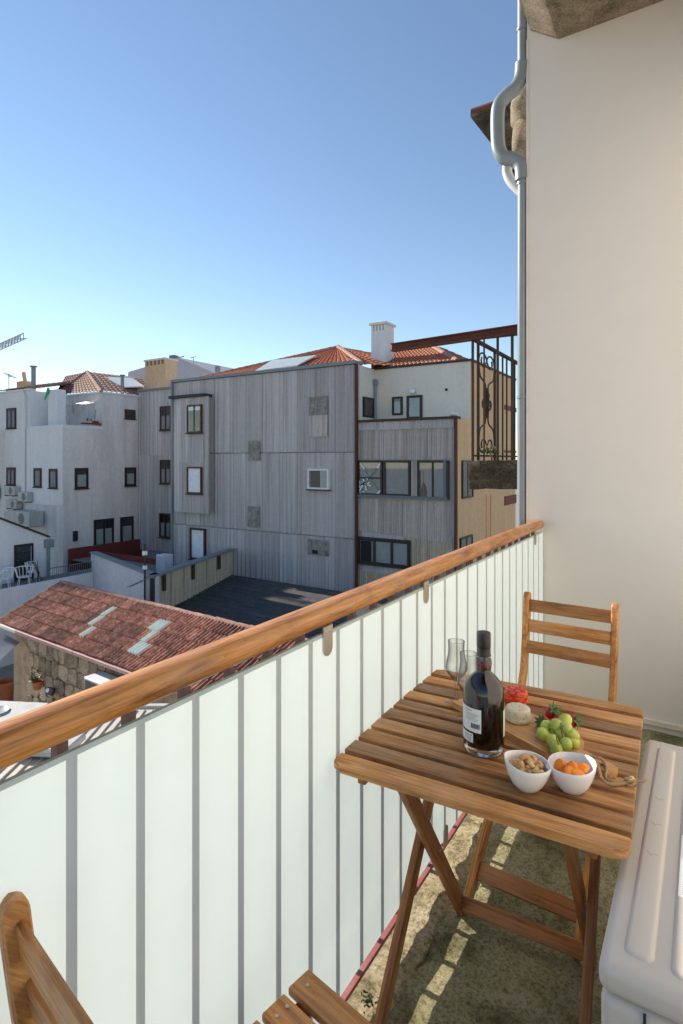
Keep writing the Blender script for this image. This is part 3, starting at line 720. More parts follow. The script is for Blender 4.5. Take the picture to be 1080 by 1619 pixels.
for k in range(15):
    a = -36 + k*1.75; curved(mb, .0527, view + R(a), view + R(a + random.choice((.6, .9, 1.3))), .072, .084, 1)
mb.build('barcode', 'ink', l1)
mb = MB()
for k in range(8):
    z = .1135 - k*.0033
    if k == 1: continue
    curved(mb, .0527, view + R(-55), view + R(-55 + (22 if k == 0 else random.uniform(30, 42))), z, z + (.0022 if k == 0 else .0009), 4)
mb.build('small_print', 'ink_grey', l1)
mb = MB()
for k in range(4):
    z = .053 - k*.0042
    for j in range(4): curved(mb, .0527, view + R(-58 + j*6.5), view + R(-58 + j*6.5 + random.uniform(2, 5)), z - .0026, z, 2)
mb.build('small_print', 'ink_grey', l2)

# ---------------- tasting glasses
def tasting(label, px, py):
    p = onZ(px, py, TZ); g = thing('tasting_glass', label, 'wine glass', (p.x, p.y, TZ), 0, 'stemmed tasting glasses'); g.scale = (1.28, 1.28, 1)
    out = [(0, .0), (.026, 0), (.0268, .0012), (.020, .0035), (.008, .007), (.0042, .013), (.0036, .03), (.0036, .062), (.0055, .071), (.014, .082), (.0235, .098), (.0262, .112), (.0245, .128), (.0208, .147), (.0192, .165), (.0195, .182), (.0198, .192)]
    mb = MB(); mb.lathe(out[:9], 36); mb.build('foot_and_stem', 'wine_glass', g, 60)
    inn = [(r - .0011, z + .0006) for r, z in out[9:]][::-1]
    mb = MB(); mb.lathe(out[8:] + [(.0192, .1926)] + inn + [(0, .0755)], 36); mb.build('cup', 'wine_glass', g, 60)
    mb = MB(); mb.lathe([(.0192, .1915), (.0201, .1915), (.0201, .1928), (.0192, .1928), (.0192, .1915)], 36); mb.build('rim', 'wine_glass', g, 60)
tasting('taller looking stemmed glass standing left of the bottle', 721.5, 1112)
tasting('stemmed glass half hidden behind the bottle', 741, 1138)

# ---------------- cutting board
BZ = TZ + .0005
Cc = onZ(928, 1170, BZ + .016); Bb = onZ(868, 1193, BZ + .016)
wv = (Cc - Bb); BWd = wv.length; yv = wv.normalized(); xv = Vector((yv.y, -yv.x, 0))
mid = (Cc + Bb)/2; ang = math.atan2(xv.y, xv.x)
bd = thing('cutting_board', 'long wooden serving board with a rope through its handle', 'cutting board', (mid.x, mid.y, BZ), ang)
L = .36; poly = [(-L, -BWd/2), (-.02, -BWd/2), (0, -BWd/2 + .012), (.012, -.028), (.03, -.0215), (.105, -.0235), (.125, -.018), (.13, 0), (.125, .018), (.105, .0235), (.03, .0215), (.012, .028), (0, BWd/2 - .012), (-.02, BWd/2), (-L, BWd/2)]
mb = MB(); hole = [(.100 + .0085*math.cos(a), .0085*math.sin(a)) for a in [2*math.pi*k/14 for k in range(14)]]
H = .0165
outv = [[mb.bm.verts.new((x, y, z)) for x, y in poly] for z in (0, H)]; hv = [[mb.bm.verts.new((x, y, z)) for x, y in hole] for z in (0, H)]
def ring_edges(vs): return [mb.bm.edges.new((vs[i], vs[(i+1) % len(vs)])) for i in range(len(vs))]
for k in (0, 1): bmesh.ops.triangle_fill(mb.bm, edges=ring_edges(outv[k]) + ring_edges(hv[k]), use_beauty=True, use_dissolve=False)
for vs in (outv, hv):
    n = len(vs[0])
    for i in range(n): mb.bm.faces.new((vs[0][i], vs[0][(i+1) % n], vs[1][(i+1) % n], vs[1][i]))
mb.build('board', 'board_wood', bd, 30)
def rope(pts, r, name):
    P_ = smooth_path([Vector(p) for p in pts], 8); mb = MB()
    for ph in (0, 2.09, 4.19):
        Q = []
        for i, p in enumerate(P_):
            t = (P_[min(i+1, len(P_)-1)] - P_[max(i-1, 0)]).normalized(); u = t.cross(Vector((0, 0, 1))).normalized(); v = t.cross(u); a = ph + i*.95
            Q.append(p + (u*math.cos(a) + v*math.sin(a))*r*.55)
        mb.tube(Q, r*.62, 6)
    return mb.build(name, 'rope', bd, 60)
def bl(px, py, z): p = onZ(px, py, TZ + z); v = p - Vector((mid.x, mid.y, 0)); return Vector((v.dot(xv), v.dot(yv), z + .0))
rope([(.100, 0, .004), (.101, .003, .020), (.092, -.004, .031), (.074, -.016, .027), bl(945, 1212, .021), bl(952, 1232, .014), bl(965, 1240, .007), bl(985, 1239, .005), bl(998, 1236, .006)], .0038, 'rope')
rope([(.100, 0, .004), (.104, -.003, .021), (.118, -.014, .02), (.128, -.03, .006), bl(978, 1239, .005), bl(998, 1235, .006)], .0034, 'rope')
kn = bl(997, 1236, .008); mb = MB()
for k in range(3): mb.tube([kn + Vector((.008*math.cos(a), .009*math.sin(a + k*.7), .006*math.sin(a + k*2))) for a in [2*math.pi*j/12 for j in range(12)]], .0033, 6, True)
te = bl(1018, 1236, .006)
for k in range(16):
    o = Vector((random.uniform(-.004, .004), random.uniform(-.006, .006), random.uniform(-.003, .004))); mb.tube([kn, (kn + te)/2 + o*.5, te + o*1.3], .0012, 4)
mb.build('knot', 'rope', bd, 50)
BT = BZ + H
# cheeses
def cheese(name, mat, px, py, r, h, label, layers=0):
    p = onZ(px, py, BT); c = thing(name, label, 'cheese', (p.x, p.y, BT), .4, 'round fresh cheeses on the board')
    pf = [(0, 0), (r*.8, 0), (r*.96, h*.1), (r, h*.3), (r*.95, h*.46), (r*.97, h*.55), (r*.94, h*.8), (r*.86, h*.95), (r*.7, h), (0, h*.99)]
    mb = MB(); mb.lathe(pf, 40); bmesh.ops.subdivide_edges(mb.bm, edges=[e for e in mb.bm.edges if len(e.link_faces) == 2], cuts=1, use_grid_fill=True)
    for v in mb.bm.verts: v.co += noise.noise_vector(v.co*60)*(.0022 if layers else .0012)
    mb.build('cheese', mat, c, 60); return c, r, h
c, r, h = cheese('herb_cheese', 'white_cheese', 819, 1139, .0365, .039, 'small white herb speckled cheese on the board in front')
mb = MB()
for k in range(46):
    a = random.uniform(0, 6.28)
    if k % 2: rr = random.uniform(0, .028); p = (rr*math.cos(a), rr*math.sin(a), h*.985)
    else: p = (r*.975*math.cos(a), r*.975*math.sin(a), random.uniform(.15, .85)*h)
    mb.sphere(p, random.uniform(.0008, .0022), (1, 1, .7), 1)
mb.build('herb_specks', 'herb', c)
c, r, h = cheese('red_cheese', 'red_cheese', 816, 1111, .036, .041, 'small cheese coated in bright red paste behind the white cheese', 1)
mb = MB()
for k in range(30):
    a = random.uniform(0, 6.28); rr = random.uniform(0, r*.8); mb.sphere((rr*math.cos(a), rr*math.sin(a), h*1.0), random.uniform(.003, .006), (1, .7, .35), 1)
mb.build('coating_flakes', 'red_cheese', c, 60)
# strawberries
def strawberry(px, py, z, rot, label):
    p = onZ(px, py, z); s_ = thing('strawberry', label, 'strawberry', p, 0, 'strawberries behind the grapes')
    s_.rotation_euler = rot
    s_.scale = (1.3,)*3; prof = [(0, -.017), (.006, -.0155), (.0105, -.009), (.013, 0), (.0125, .007), (.009, .0115), (0, .012)]
    mb = MB(); mb.lathe(prof, 20); mb.build('berry', 'strawberry_skin', s_, 60)
    mb = MB()
    for k in range(9):
        a = k*2*math.pi/9; d = Vector((math.cos(a), math.sin(a), 0)); t = Vector((-math.sin(a), math.cos(a), 0))
        q = [Vector((0, 0, .0125)), d*.008 + t*.004 + Vector((0, 0, .0145)), d*.0165 + Vector((0, 0, .014 + .006*(k % 2))), d*.008 - t*.004 + Vector((0, 0, .0145))]
        vs = [mb.bm.verts.new(v) for v in q] + [mb.bm.verts.new(v + Vector((0, 0, -.0008))) for v in q]
        mb.bm.faces.new(vs[:4]); mb.bm.faces.new(vs[7:3:-1])
        for i in range(4): mb.bm.faces.new((vs[i], vs[(i+1) % 4], vs[4 + (i+1) % 4], vs[4+i]))
    mb.tube([(0, 0, .012), (.001, .001, .022)], .0012, 5); mb.build('leaf_cap', 'leaf', s_)
strawberry(872, 1127, BT + .026, (.5, .5, .3), 'topmost strawberry with its green leaves facing up')
strawberry(861, 1143, BT + .018, (1.1, -.6, 0), 'strawberry left of the grapes, leaves facing the camera')
strawberry(885, 1141, BT + .018, (1.5, .3, 1), 'strawberry mostly hidden behind the grapes')
strawberry(903, 1140, BT + .020, (.6, 1.2, .4), 'strawberry right of the grapes with pointed leaves')
# grapes
gp_ = onZ(880, 1172, BT); gr = thing('grape_bunch', 'bunch of pale green grapes on the serving board', 'grapes', (gp_.x, gp_.y, BT))
mb = MB(); mb.sphere((0, 0, 0), .0158, (1, 1, 1.24), 3); bmesh.ops.recalc_face_normals(mb.bm, faces=mb.bm.faces[:]); gme = bpy.data.meshes.new('grape'); mb.bm.to_mesh(gme); mb.bm.free()
for px, py, z in ((879, 1147, .040), (896, 1152, .042), (893, 1140, .034), (860, 1162, .017), (874, 1172, .020), (895, 1177, .022), (880, 1184, .013), (905, 1163, .028), (864, 1149, .026), (888, 1162, .022), (906, 1172, .016), (877, 1160, .016), (898, 1165, .014), (881, 1155, .022)):
    p = onZ(px, py, BT + z) - Vector((gp_.x, gp_.y, BT)); 
    o = link('grape', gme, 'grape_skin', gr, 80, Matrix.Translation(p) @ Matrix.Rotation(random.uniform(-.7, .7), 4, 'X') @ Matrix.Rotation(random.uniform(-.7, .7), 4, 'Y') @ Matrix.Scale(random.uniform(.92, 1.08), 4))
mb = MB(); q = lambda px, py, z: onZ(px, py, BT + z) - Vector((gp_.x, gp_.y, BT))
mb.tube([q(890, 1147, .055), q(888, 1158, .046), q(890, 1166, .038)], .0016, 6); mb.tube([q(880, 1164, .040), q(881, 1172, .036), q(884, 1178, .026)], .0014, 6); mb.tube([q(889, 1155, .048), q(895, 1163, .040)], .0012, 6)
mb.build('stem', 'stem_brown', gr, 60)
# double bowl
ba, bb = onZ(834, 1246, TZ), onZ(904, 1249, TZ)
dv = (bb - ba); bcx = (ba + bb)/2; dist = dv.length
bw = thing('double_bowl', 'white porcelain double bowl with nuts and dried apricots', 'bowl', (bcx.x, bcx.y, TZ), math.atan2(dv.y, dv.x))
mb = MB()
RB, HB = .0515, .061
for s_ in (-1, 1):
    prof = [(0, .0), (.020, .0), (.027, .004), (.037, .017), (.0455, .034), (.0505, .050), (RB + .0005, HB - .002), (RB - .0005, HB), (RB - .003, HB - .001), (.0465, .048), (.041, .032), (.031, .016), (.018, .008), (0, .007)]
    n0 = len(mb.bm.verts); mb.lathe(prof, 48, (s_*dist/2, 0, 0)); mb.bm.verts.ensure_lookup_table()
    for v in mb.bm.verts[n0:]:
        k = max(0, v.co.z - .02)/.04; t = (v.co.x - s_*dist/2)*s_/RB
        v.co.z += k*(.008*max(0, t)**2 - .004*max(0, -t)**2)
mb.sphere((0, 0, HB - .0125), 1, (.0085, .015, .007), 3)
mb.build('bowl', 'porcelain', bw, 60)
bm_ = Matrix.Translation((bcx.x, bcx.y, TZ)) @ Matrix.Rotation(math.atan2(dv.y, dv.x), 4, 'Z')
# cashews
mb = MB(); pts = [Vector((.0085*math.cos(a), .0085*math.sin(a), 0)) for a in [R(-20 + 40*k) for k in range(6)]]
mb.tube([p*1.2 for p in pts], [.002, .0052, .0062, .0062, .0056, .0025], 8); bmesh.ops.recalc_face_normals(mb.bm, faces=mb.bm.faces[:]); cme = bpy.data.meshes.new('cashew'); mb.bm.to_mesh(cme); mb.bm.free()
for k in range(34):
    if k < 14: rr, z = .022*math.sqrt(random.random()), random.uniform(.038, .043)
    else: rr, z = .031*math.sqrt((k - 13.5)/20), .050 + .008*(1 - (k - 14)/20)
    a = k*2.4
    o = link('cashew', cme, 'cashew', None, 70, bm_ @ Matrix.Translation((-dist/2 + rr*math.cos(a), rr*math.sin(a), z)) @ Matrix.Rotation(random.uniform(0, 6.28), 4, 'Z') @ Matrix.Rotation(random.uniform(-.8, .8), 4, 'X') @ Matrix.Scale(random.uniform(.85, 1.1), 4))
    T(o, 'pale brown cashew nut heaped in the left half of the white bowl', 'nut', 'cashew nuts in the white bowl')
# apricots
apl = [(877, 1212, .055, 'tall flat orange dried apricot leaning on the left rim of its bowl', 1.25), (893, 1211, .048, 'dark orange dried apricot lying against the back wall of its bowl', .5), (904, 1215, .057, 'bright dried apricot standing upright at the centre of its bowl', 1.1), (899, 1226, .055, 'curled dried apricot at the front centre of its bowl', .8), (920, 1214, .055, 'plump dried apricot at the right rim of its bowl', .5), (918, 1227, .053, 'flat round dried apricot at the front right of its bowl', .25), (888, 1227, .050, 'small dried apricot at the front left of its bowl', .5), (911, 1220, .046, 'dried apricot half buried between the centre and right ones', .6), (899, 1218, .044, 'dried apricot buried beneath the middle ones', .2)]
bcen = bm_ @ Vector((dist/2, 0, 0))
for k, (px, py, z, labl, tilt) in enumerate(apl):
    p = onZ(px, py, TZ + z); rv = Vector((p.x - bcen.x, p.y - bcen.y, 0)); lim = .029 if z > .05 else .022
    if rv.length > lim: rv = rv.normalized()*lim
    p = Vector((bcen.x + rv.x, bcen.y + rv.y, p.z))
    mb = MB(); mb.sphere((0, 0, 0), 1, (.0165, .0125, .006), 3)
    for v in mb.bm.verts:
        v.co += noise.noise_vector(v.co*130 + Vector((k*3, 0, 0)))*.0013; v.co.z += .25*(v.co.x/.018)**2*.01 - .001
    o = mb.build('dried_apricot', 'apricot', None, 60, Matrix.Translation(p) @ Matrix.Rotation(YAW + random.uniform(-.6, .6), 4, 'Z') @ Matrix.Rotation(tilt, 4, 'X') @ Matrix.Rotation(random.uniform(-.6, .6), 4, 'Y') @ Matrix.Rotation(1.2 if tilt > 1 else .3, 4, 'Z'))
    T(o, labl, 'dried fruit', 'dried apricots in the white bowl')
exec_far = True

# ================================================================== THE TOWN BEYOND
class Wall:
    """a vertical facade plane: u runs along it, v is height, d is distance out of it"""
    def __init__(s, o, u, n): s.o, s.u, s.n = Vector(o), Vector(u).normalized(), Vector(n).normalized()
    def uv(s, px, py):
        d = ray(px, py); t = (s.o - CAM).dot(s.n)/d.dot(s.n); p = CAM + d*t; return (p - s.o).dot(s.u), p.z - s.o.z
    def box(s, mb, u0, v0, u1, v1, d0, d1, bev=0): return mb.obox(s.o, s.u, s.n, u0, v0, u1, v1, d0, d1, bev)
    def pbox(s, mb, r, d0, d1, bev=0): a = s.uv(r[0], r[1]); b = s.uv(r[2], r[3]); return s.box(mb, a[0], a[1], b[0], b[1], d0, d1, bev)
    def rect(s, r): a = s.uv(r[0], r[1]); b = s.uv(r[2], r[3]); return min(a[0], b[0]), min(a[1], b[1]), max(a[0], b[0]), max(a[1], b[1])
def part(fn, name, mat, parent, smooth=None): mb = MB(); fn(mb); o = mb.build(name, mat, parent, smooth); return o
FARROOT = {}
def far(name, label, cat, group=None): return thing(name, label, cat, (0, 0, 0), 0, group)
def window(w, r, parent, fm='frame', fw=.06, mull=0, trans=0, blind=None, bm='curtain', room='room', out=.07, pane='clear_pane', sill=True):
    u0, v0, u1, v1 = w.rect(r) if len(r) == 4 else r[:4]
    mb = MB()
    for a in ((u0, v0, u0 + fw, v1), (u1 - fw, v0, u1, v1), (u0 + fw, v1 - fw, u1 - fw, v1), (u0 + fw, v0, u1 - fw, v0 + fw)): w.box(mb, *a, -.03, out)
    for k in range(mull):
        c = u0 + (u1-u0)*(k+1)/(mull+1); w.box(mb, c - fw*.45, v0 + fw, c + fw*.45, v1 - fw, .0, out - .006)
    for k in range(trans):
        c = v0 + (v1-v0)*(k+1)/(trans+1); w.box(mb, u0 + fw, c - fw*.35, u1 - fw, c + fw*.35, .0, out - .008)
    f = mb.build('window', fm, parent)
    part(lambda m: w.box(m, u0 + fw*.5, v0 + fw*.5, u1 - fw*.5, v1 - fw*.5, .024, .028), 'room', room, f)
    if blind:
        b0, b1 = blind; part(lambda m: w.box(m, u0 + fw, v0 + fw + (v1-v0-2*fw)*b0, u1 - fw, v0 + fw + (v1-v0-2*fw)*b1, .032, .037), 'blind', bm, f)
    if not (bm == 'blind' and blind == (0, 1)): part(lambda m: w.box(m, u0 + fw, v0 + fw, u1 - fw, v1 - fw, out - .022, out - .018), 'pane', pane, f)
    if sill: part(lambda m: w.box(m, u0 - .04, v0 - .05, u1 + .04, v0 - .001, .0, out + .04), 'sill', 'dark_coping' if fm != 'frame_grey' else 'frame_grey', f)
    return f
SHEETS = {}
def sheet(w, u0, v0, u1, v1, d, mat, parent, pitch=.12, amp=.012, name='cladding_sheet'):
    wd, ht = round(u1-u0, 3), round(v1-v0, 3); key = (wd, ht, pitch, amp, mat)
    if key not in SHEETS:
        bm = bmesh.new(); n = max(2, int(wd/pitch))*4; A = []
        for i in range(n+1):
            x = wd*i/n; yy = amp*math.cos(2*math.pi*i/4)
            A.append([bm.verts.new((x, yy + dd, z)) for dd, z in ((0, 0), (0, ht), (-amp*2.2 - yy, ht), (-amp*2.2 - yy, 0))])
        for a, b in zip(A, A[1:]):
            for j in range(3): bm.faces.new((a[j], b[j], b[j+1], a[j+1]))
        bm.faces.new(A[0]); bm.faces.new(A[-1][::-1]); bmesh.ops.recalc_face_normals(bm, faces=bm.faces[:])
        me = bpy.data.meshes.new(name); bm.to_mesh(me); bm.free(); SHEETS[key] = me
    m = Matrix(((w.u.x, w.n.x, 0, 0), (w.u.y, w.n.y, 0, 0), (0, 0, 1, 0), (0, 0, 0, 1)))
    p = w.o + w.u*u0 + w.n*(d - amp) + Vector((0, 0, v0))
    return link(name, SHEETS[key], mat, parent, None, Matrix.Translation(p) @ m)
def tiles(mb, P00, P10, P11, P01, rows, cols, h=.035, ribs=True):
    """pantile relief on a roof slope: P00-P10 eave, P01-P11 ridge"""
    P00, P10, P11, P01 = map(Vector, (P00, P10, P11, P01)); nn = (P10 - P00).cross(P01 - P00).normalized()
    if nn.z < 0: nn = -nn
    def pt(a, b): return (P00*(1-a) + P10*a)*(1-b) + (P01*(1-a) + P11*a)*b
    prof = [0, .85, 1, .85]
    for r_ in range(rows):
        lo, hi = [], []
        for i in range(cols*4 + 1):
            a = i/(cols*4); q = prof[i % 4]
            lo.append(mb.bm.verts.new(pt(a, r_/rows) + nn*h*(q + .7))); hi.append(mb.bm.verts.new(pt(a, min(1, (r_ + 1.04)/rows)) + nn*h*q))
        base = [mb.bm.verts.new(v.co - nn*h*.8) for v in lo]
        for i in range(cols*4):
            mb.bm.faces.new((lo[i], lo[i+1], hi[i+1], hi[i])); mb.bm.faces.new((base[i], base[i+1], lo[i+1], lo[i]))
def ridge_caps(mb, a, b, n, r=.12):
    a, b = Vector(a), Vector(b)
    for k in range(n):
        p, q = a.lerp(b, k/n), a.lerp(b, (k + 1.08)/n); mb.tube([p, q], [r, r*.82], 8)

# ---------------- corrugated house (big grey wall)
MY = 18.8
cw = Wall((-21.156, MY, 0), (1, 0, 0), (0, -1, 0))
ch = far('corrugated_house', 'tall house clad in weathered grey corrugated sheets, orange tiled roof', 'house')
WL = 21.156 - 11.024; ZT, ZB = 5.2, -3.7
part(lambda m: m.box((-21.1, MY + .13, -6), (-11.06, MY + 8, ZT - .03)), 'wall', 'corr', ch)
small = cw.rect((489, 740, 523, 775))
ncol = 11; cwid = WL/ncol; rowz = ((ZB, -1.55), (-1.55, 1.79), (1.79, ZT - .02))
for i in range(ncol):
    for j, (a, b) in enumerate(rowz):
        dz = .012*((i + j) % 2)
        coarse = (i*7 + j*3) % 3
        sheet(cw, i*cwid + .006, a + dz + .02, (i+1)*cwid - .006, b - .015, -.004*((i*5 + j) % 3), 'corr', ch, (.16, .2, .26)[coarse] if i < 8 else (.15, .13, .11)[coarse], .022)
part(lambda m: cw.box(m, -.03, ZT - .02, WL + .03, ZT + .10, -.25, .09), 'coping', 'coping', ch)
part(lambda m: cw.box(m, WL - .015, ZB, WL + .06, ZT - .02, -.05, .085), 'corner_strip', 'rust_red', ch)
part(lambda m: cw.box(m, -.05, ZB, .05, ZT - .02, -.05, .085), 'corner_strip', 'coping', ch)
for r, m_ in (((489, 628, 518, 656), 'cement'), ((393, 697, 411, 728), 'cement'), ((392, 800, 410, 834), 'cement'), ((487, 852, 521, 880), 'cement')):
    a = cw.rect(r); 
    if r[2] - r[0] < 25 or r[1] > 700: part(lambda m: cw.box(m, *a, .0, .022), 'cement_patch', m_, ch)
    else: sheet(cw, *a, .03, m_, ch, .16, .014, 'patch_sheet')
a = cw.rect((489, 657, 518, 690)); sheet(cw, *a, .022, 'corr_light', ch, .09, .008, 'patch_sheet')
part(lambda m: cw.pbox(m, (494, 869, 503, 876), .015, .028), 'vent_hole', 'room', ch)
sw_ = window(cw, (489, 741, 522, 774), ch, 'white_metal', .07, 0, 0, None, out=.13)
part(lambda m: cw.pbox(m, (507, 744, 520, 772), .032, .037), 'curtain', 'curtain', sw_)
# bay
bu = cw.rect((284, 632, 333, 811)); BD = .42
bay = part(lambda m: cw.box(m, bu[0], bu[1], bu[2], bu[3], .03, BD - .09), 'bay', 'corr', ch)
bwl = Wall(cw.o + cw.n*BD, (1, 0, 0), (0, -1, 0)); bwr = Wall(cw.o + cw.u*bu[2], (0, 1, 0), (1, 0, 0))
bf = bwl.rect((284, 632, 329, 811)); du = (bf[2] - bf[0])
for k in range(3):
    for (a, b) in ((bu[1], 1.4), (1.4, bu[3])): sheet(bwl, bf[0] + du*k/3 + .003, a, bf[0] + du*(k+1)/3 - .003, b, 0, 'corr', bay, .16, .018)
sheet(Wall(cw.o + cw.u*bu[2] + cw.n*BD, (0, 1, 0), (1, 0, 0)), 0, bu[1], BD - .02, bu[3], 0, 'corr_tan', bay, .1, .007)
part(lambda m: cw.box(m, bu[0] - .15, bu[3], bu[2] + .1, bu[3] + .13, 0, BD + .12), 'bay_cap', 'dark_coping', bay)
window(bwl, (297, 641, 320, 684), ch, 'frame_red', .07, 1, 0, (.84, 1), 'blind', out=.08)
window(bwl, (297, 738, 320, 781), ch, 'frame_red', .07, 0, 0, (0, 1), 'blind', out=.08)
window(cw, (302, 834, 326, 886), ch, 'frame_red', .08, 0, 0, (0, 1), 'blind', out=.1)
# roof of the corrugated house
pk = onD(535, 549, 25.5); lf = onY(296, 602, MY + .5); le = onD(303, 601, 27.5)
eL, eR = Vector((-20.6, MY + .15, ZT)), Vector((-11.15, MY + .15, ZT))
def roof_part(name, quad, rows, cols, mat, parent, h=.04): mb = MB(); tiles(mb, *quad, rows, cols, h); return stuff(mb.build(name, mat, parent))
roof_part('roof', (eL, eR, pk, pk + Vector((-.9, .1, -.15))), 14, 34, 'far_tile', ch)
mb = MB(); ridge_caps(mb, pk, eL + Vector((.1, .2, .05)), 22, .11); ridge_caps(mb, pk, eR + Vector((.15, .2, .05)), 12, .12); stuff(mb.build('ridge_caps', 'ridge_tile', ch))
eb = Vector((-8.6, 23.5, 5.3)); roof_part('roof', (eR, eb, pk + Vector((.5, .6, -.1)), pk), 12, 12, 'far_tile', ch)
# roof light lying on that slope
fn_ = (eR - eL).cross(pk - eL).normalized()
if fn_.z < 0: fn_ = -fn_
def on_slope(px, py, off=.09): d = ray(px, py); t = (eL + fn_*off - CAM).dot(fn_)/d.dot(fn_); return CAM + d*t
q = [on_slope(*p) for p in ((404, 588), (470, 579), (501, 563), (431, 571))]
rlt = part(lambda m: m.prism(q, fn_*.05), 'roof_light', 'sky_panel', ch)
mb = MB()
for k in range(14):
    t = k/13; mb.tube([q[0].lerp(q[1], t) + fn_*.052, q[3].lerp(q[2], t) + fn_*.052], .012, 4)
mb.build('glazing_bars', 'white_metal', rlt)

# ---------------- recessed annex at the left end
ax = Wall((-27.0, 21.5, 0), (1, 0, 0), (0, -1, 0)); an = far('annex', 'narrow dark corrugated annex between the white and grey houses', 'house')
zt = onY(250, 616, 21.5).z; part(lambda m: m.box((-27.3, 21.63, -6), (-20.9, 27, zt - .02)), 'wall', 'corr', an)
AWT = 6.0
for i in range(6):
    for a, b in ((-3.6, 1.75), (1.75, zt - .02)): sheet(ax, i*1.0 + .004, a, (i+1)*1.0 - .004, b, 0, 'corr', an, (.2, .28)[i % 2], .022)
part(lambda m: ax.box(m, 0, zt - .02, AWT + .1, zt + .09, -.3, .1), 'coping', 'coping', an)
for r in ((255, 643, 272, 680), (255, 727, 272, 765), (254, 811, 272, 851)): window(ax, r, an, 'frame_red', .07, 1, 0, (.0, .62), 'frame_grey', out=.12)
cx0, cz0 = onY(229, 616, 22.2).x, onY(229, 616, 22.2).z; cx1, cz1 = onY(261, 565, 22.2).x, onY(261, 565, 22.2).z
chm = part(lambda m: m.box((cx0, 22.2, cz0 - .6), (cx1, 23.1, cz1 - .36)), 'chimney', 'beige_chimney', an)
mb = MB()
n = 5
for k in range(n+1):
    x = cx0 + (cx1 - cx0 - .12)*k/n; mb.box((x, 22.2, cz1 - .36), (x + .12, 23.1, cz1 - .1))
mb.build('chimney_slots', 'beige_chimney', chm); part(lambda m: m.box((cx0 - .05, 22.15, cz1 - .1), (cx1 + .05, 23.15, cz1)), 'chimney_cap', 'cream', chm)
part(lambda m: m.box((cx0 + .06, 22.5, cz1 - .36), (cx1 - .06, 22.8, cz1 - .1)), 'flue', 'room', chm)

# ---------------- terrace house (right)
TX0, TX1, TY = -11.024, -7.013, 18.9
th = far('terrace_house', 'cream house with corrugated front, roof terrace and tan side wall', 'house')
tw = Wall((TX0, TY, 0), (1, 0, 0), (0, -1, 0)); sidew = Wall((TX1, TY, 0), (0, 1, 0), (1, 0, 0)); UY = 20.32
uw = Wall((TX0, UY, 0), (1, 0, 0), (0, -1, 0)); usd = Wall((TX0, TY, 0), (0, 1, 0), (1, 0, 0))
part(lambda m: m.box((TX0 + .03, TY + .15, -6), (TX1 - .01, UY, 2.93)), 'lower_block', 'cream', th)
part(lambda m: m.box((TX0 + .003, UY, -6), (TX1 - .012, 26.4, 5.14)), 'upper_block', 'cream', th)
part(lambda m: m.box((TX0 - .25, TY + .15, 2.9), (TX0 + .003, UY + .01, 5.16)), 'party_wall', 'cream', th)
part(lambda m: (m.box((TX1 - .01, TY + .04, -6), (TX1 + .01, UY, 2.99)), m.box((TX1 - .011, UY, -6), (TX1 + .012, 26.4, 5.13))), 'side_wall', 'tan', th)
part(lambda m: (m.box((TX0 - .25, UY - .06, 5.14), (TX1 + .06, UY + .2, 5.22)), m.box((TX1 - .15, UY + .2, 5.14), (TX1 + .06, 26.4, 5.22))), 'coping', 'dark_coping', th)
part(lambda m: tw.box(m, -.02, 2.93, 4.03, 3.02, -.3, .10), 'terrace_edge', 'rust', th)
W4 = TX1 - TX0 - .12
part(lambda m: tw.box(m, 0, -6, W4 + .04, 2.93, -.14, -.06), 'front_backing', 'corr', th)
for i in range(4):
    sheet(tw, i*W4/4 + .003, 1.50, (i+1)*W4/4 - .003, 2.7, .0 - .004*(i % 2), 'corr_light', th, .085, .02)
    sheet(tw, i*W4/4 + .003, 2.62, (i+1)*W4/4 - .003, 2.93, .03, 'corr', th, .07, .012)
    sheet(tw, i*W4/4 + .003, -1.22 - .12*i*.5, (i+1)*W4/4 - .003, .03, .0 - .004*(i % 2), 'corr_light', th, .085, .02)
    sheet(tw, i*W4/4 + .003, -6, (i+1)*W4/4 - .003, -1.28 if i > 1 else -2.75, -.02, 'corr_tan', th, .085, .018)
sheet(tw, W4 - .26, -1.2, W4 + .05, 1.52, .0, 'corr', th, .07, .012)
part(lambda m: tw.box(m, W4 + .05, -6, W4 + .11, 2.93, -.05, .09), 'corner_strip', 'rust_red', th)
g = tw.rect((565, 728, 713, 790)); part(lambda m: tw.box(m, g[0], g[1], g[2] - .0, g[3], -.02, .012), 'window_band', 'room_grey', th)
part(lambda m: (tw.box(m, g[0], g[1] - .02, W4 - .2, g[1] + .08, .0, .11), tw.box(m, g[0], g[1], g[0] + .10, g[3], .0, .09), tw.box(m, W4 - .36, g[1], W4 - .26, g[3], .0, .10)), 'window_surround', 'frame_blue', th)
wa = window(tw, (567, 728, 606, 784), th, 'frame', .08, 0, 1, None, room='frost_pane', out=.09, sill=False)
ra = tw.rect((569, 730, 604, 782))
def strip(m, a, b, w_=.03, d=.06):
    a, b = Vector((a[0], 0, a[1])), Vector((b[0], 0, b[1])); t = (b - a).normalized(); s_ = Vector((-t.z, 0, t.x))*w_/2
    m.prism([tw.o + Vector((p.x, -d, p.z)) for p in (a - s_, b - s_, b + s_, a + s_)], (0, -.006, 0))
part(lambda m: (strip(m, (ra[0], ra[3]), (ra[2], ra[1]), .035), strip(m, (ra[2], ra[3]), (ra[0], ra[1]), .035, .068)), 'brace_tape', 'frame_blue', wa)
mb = MB()
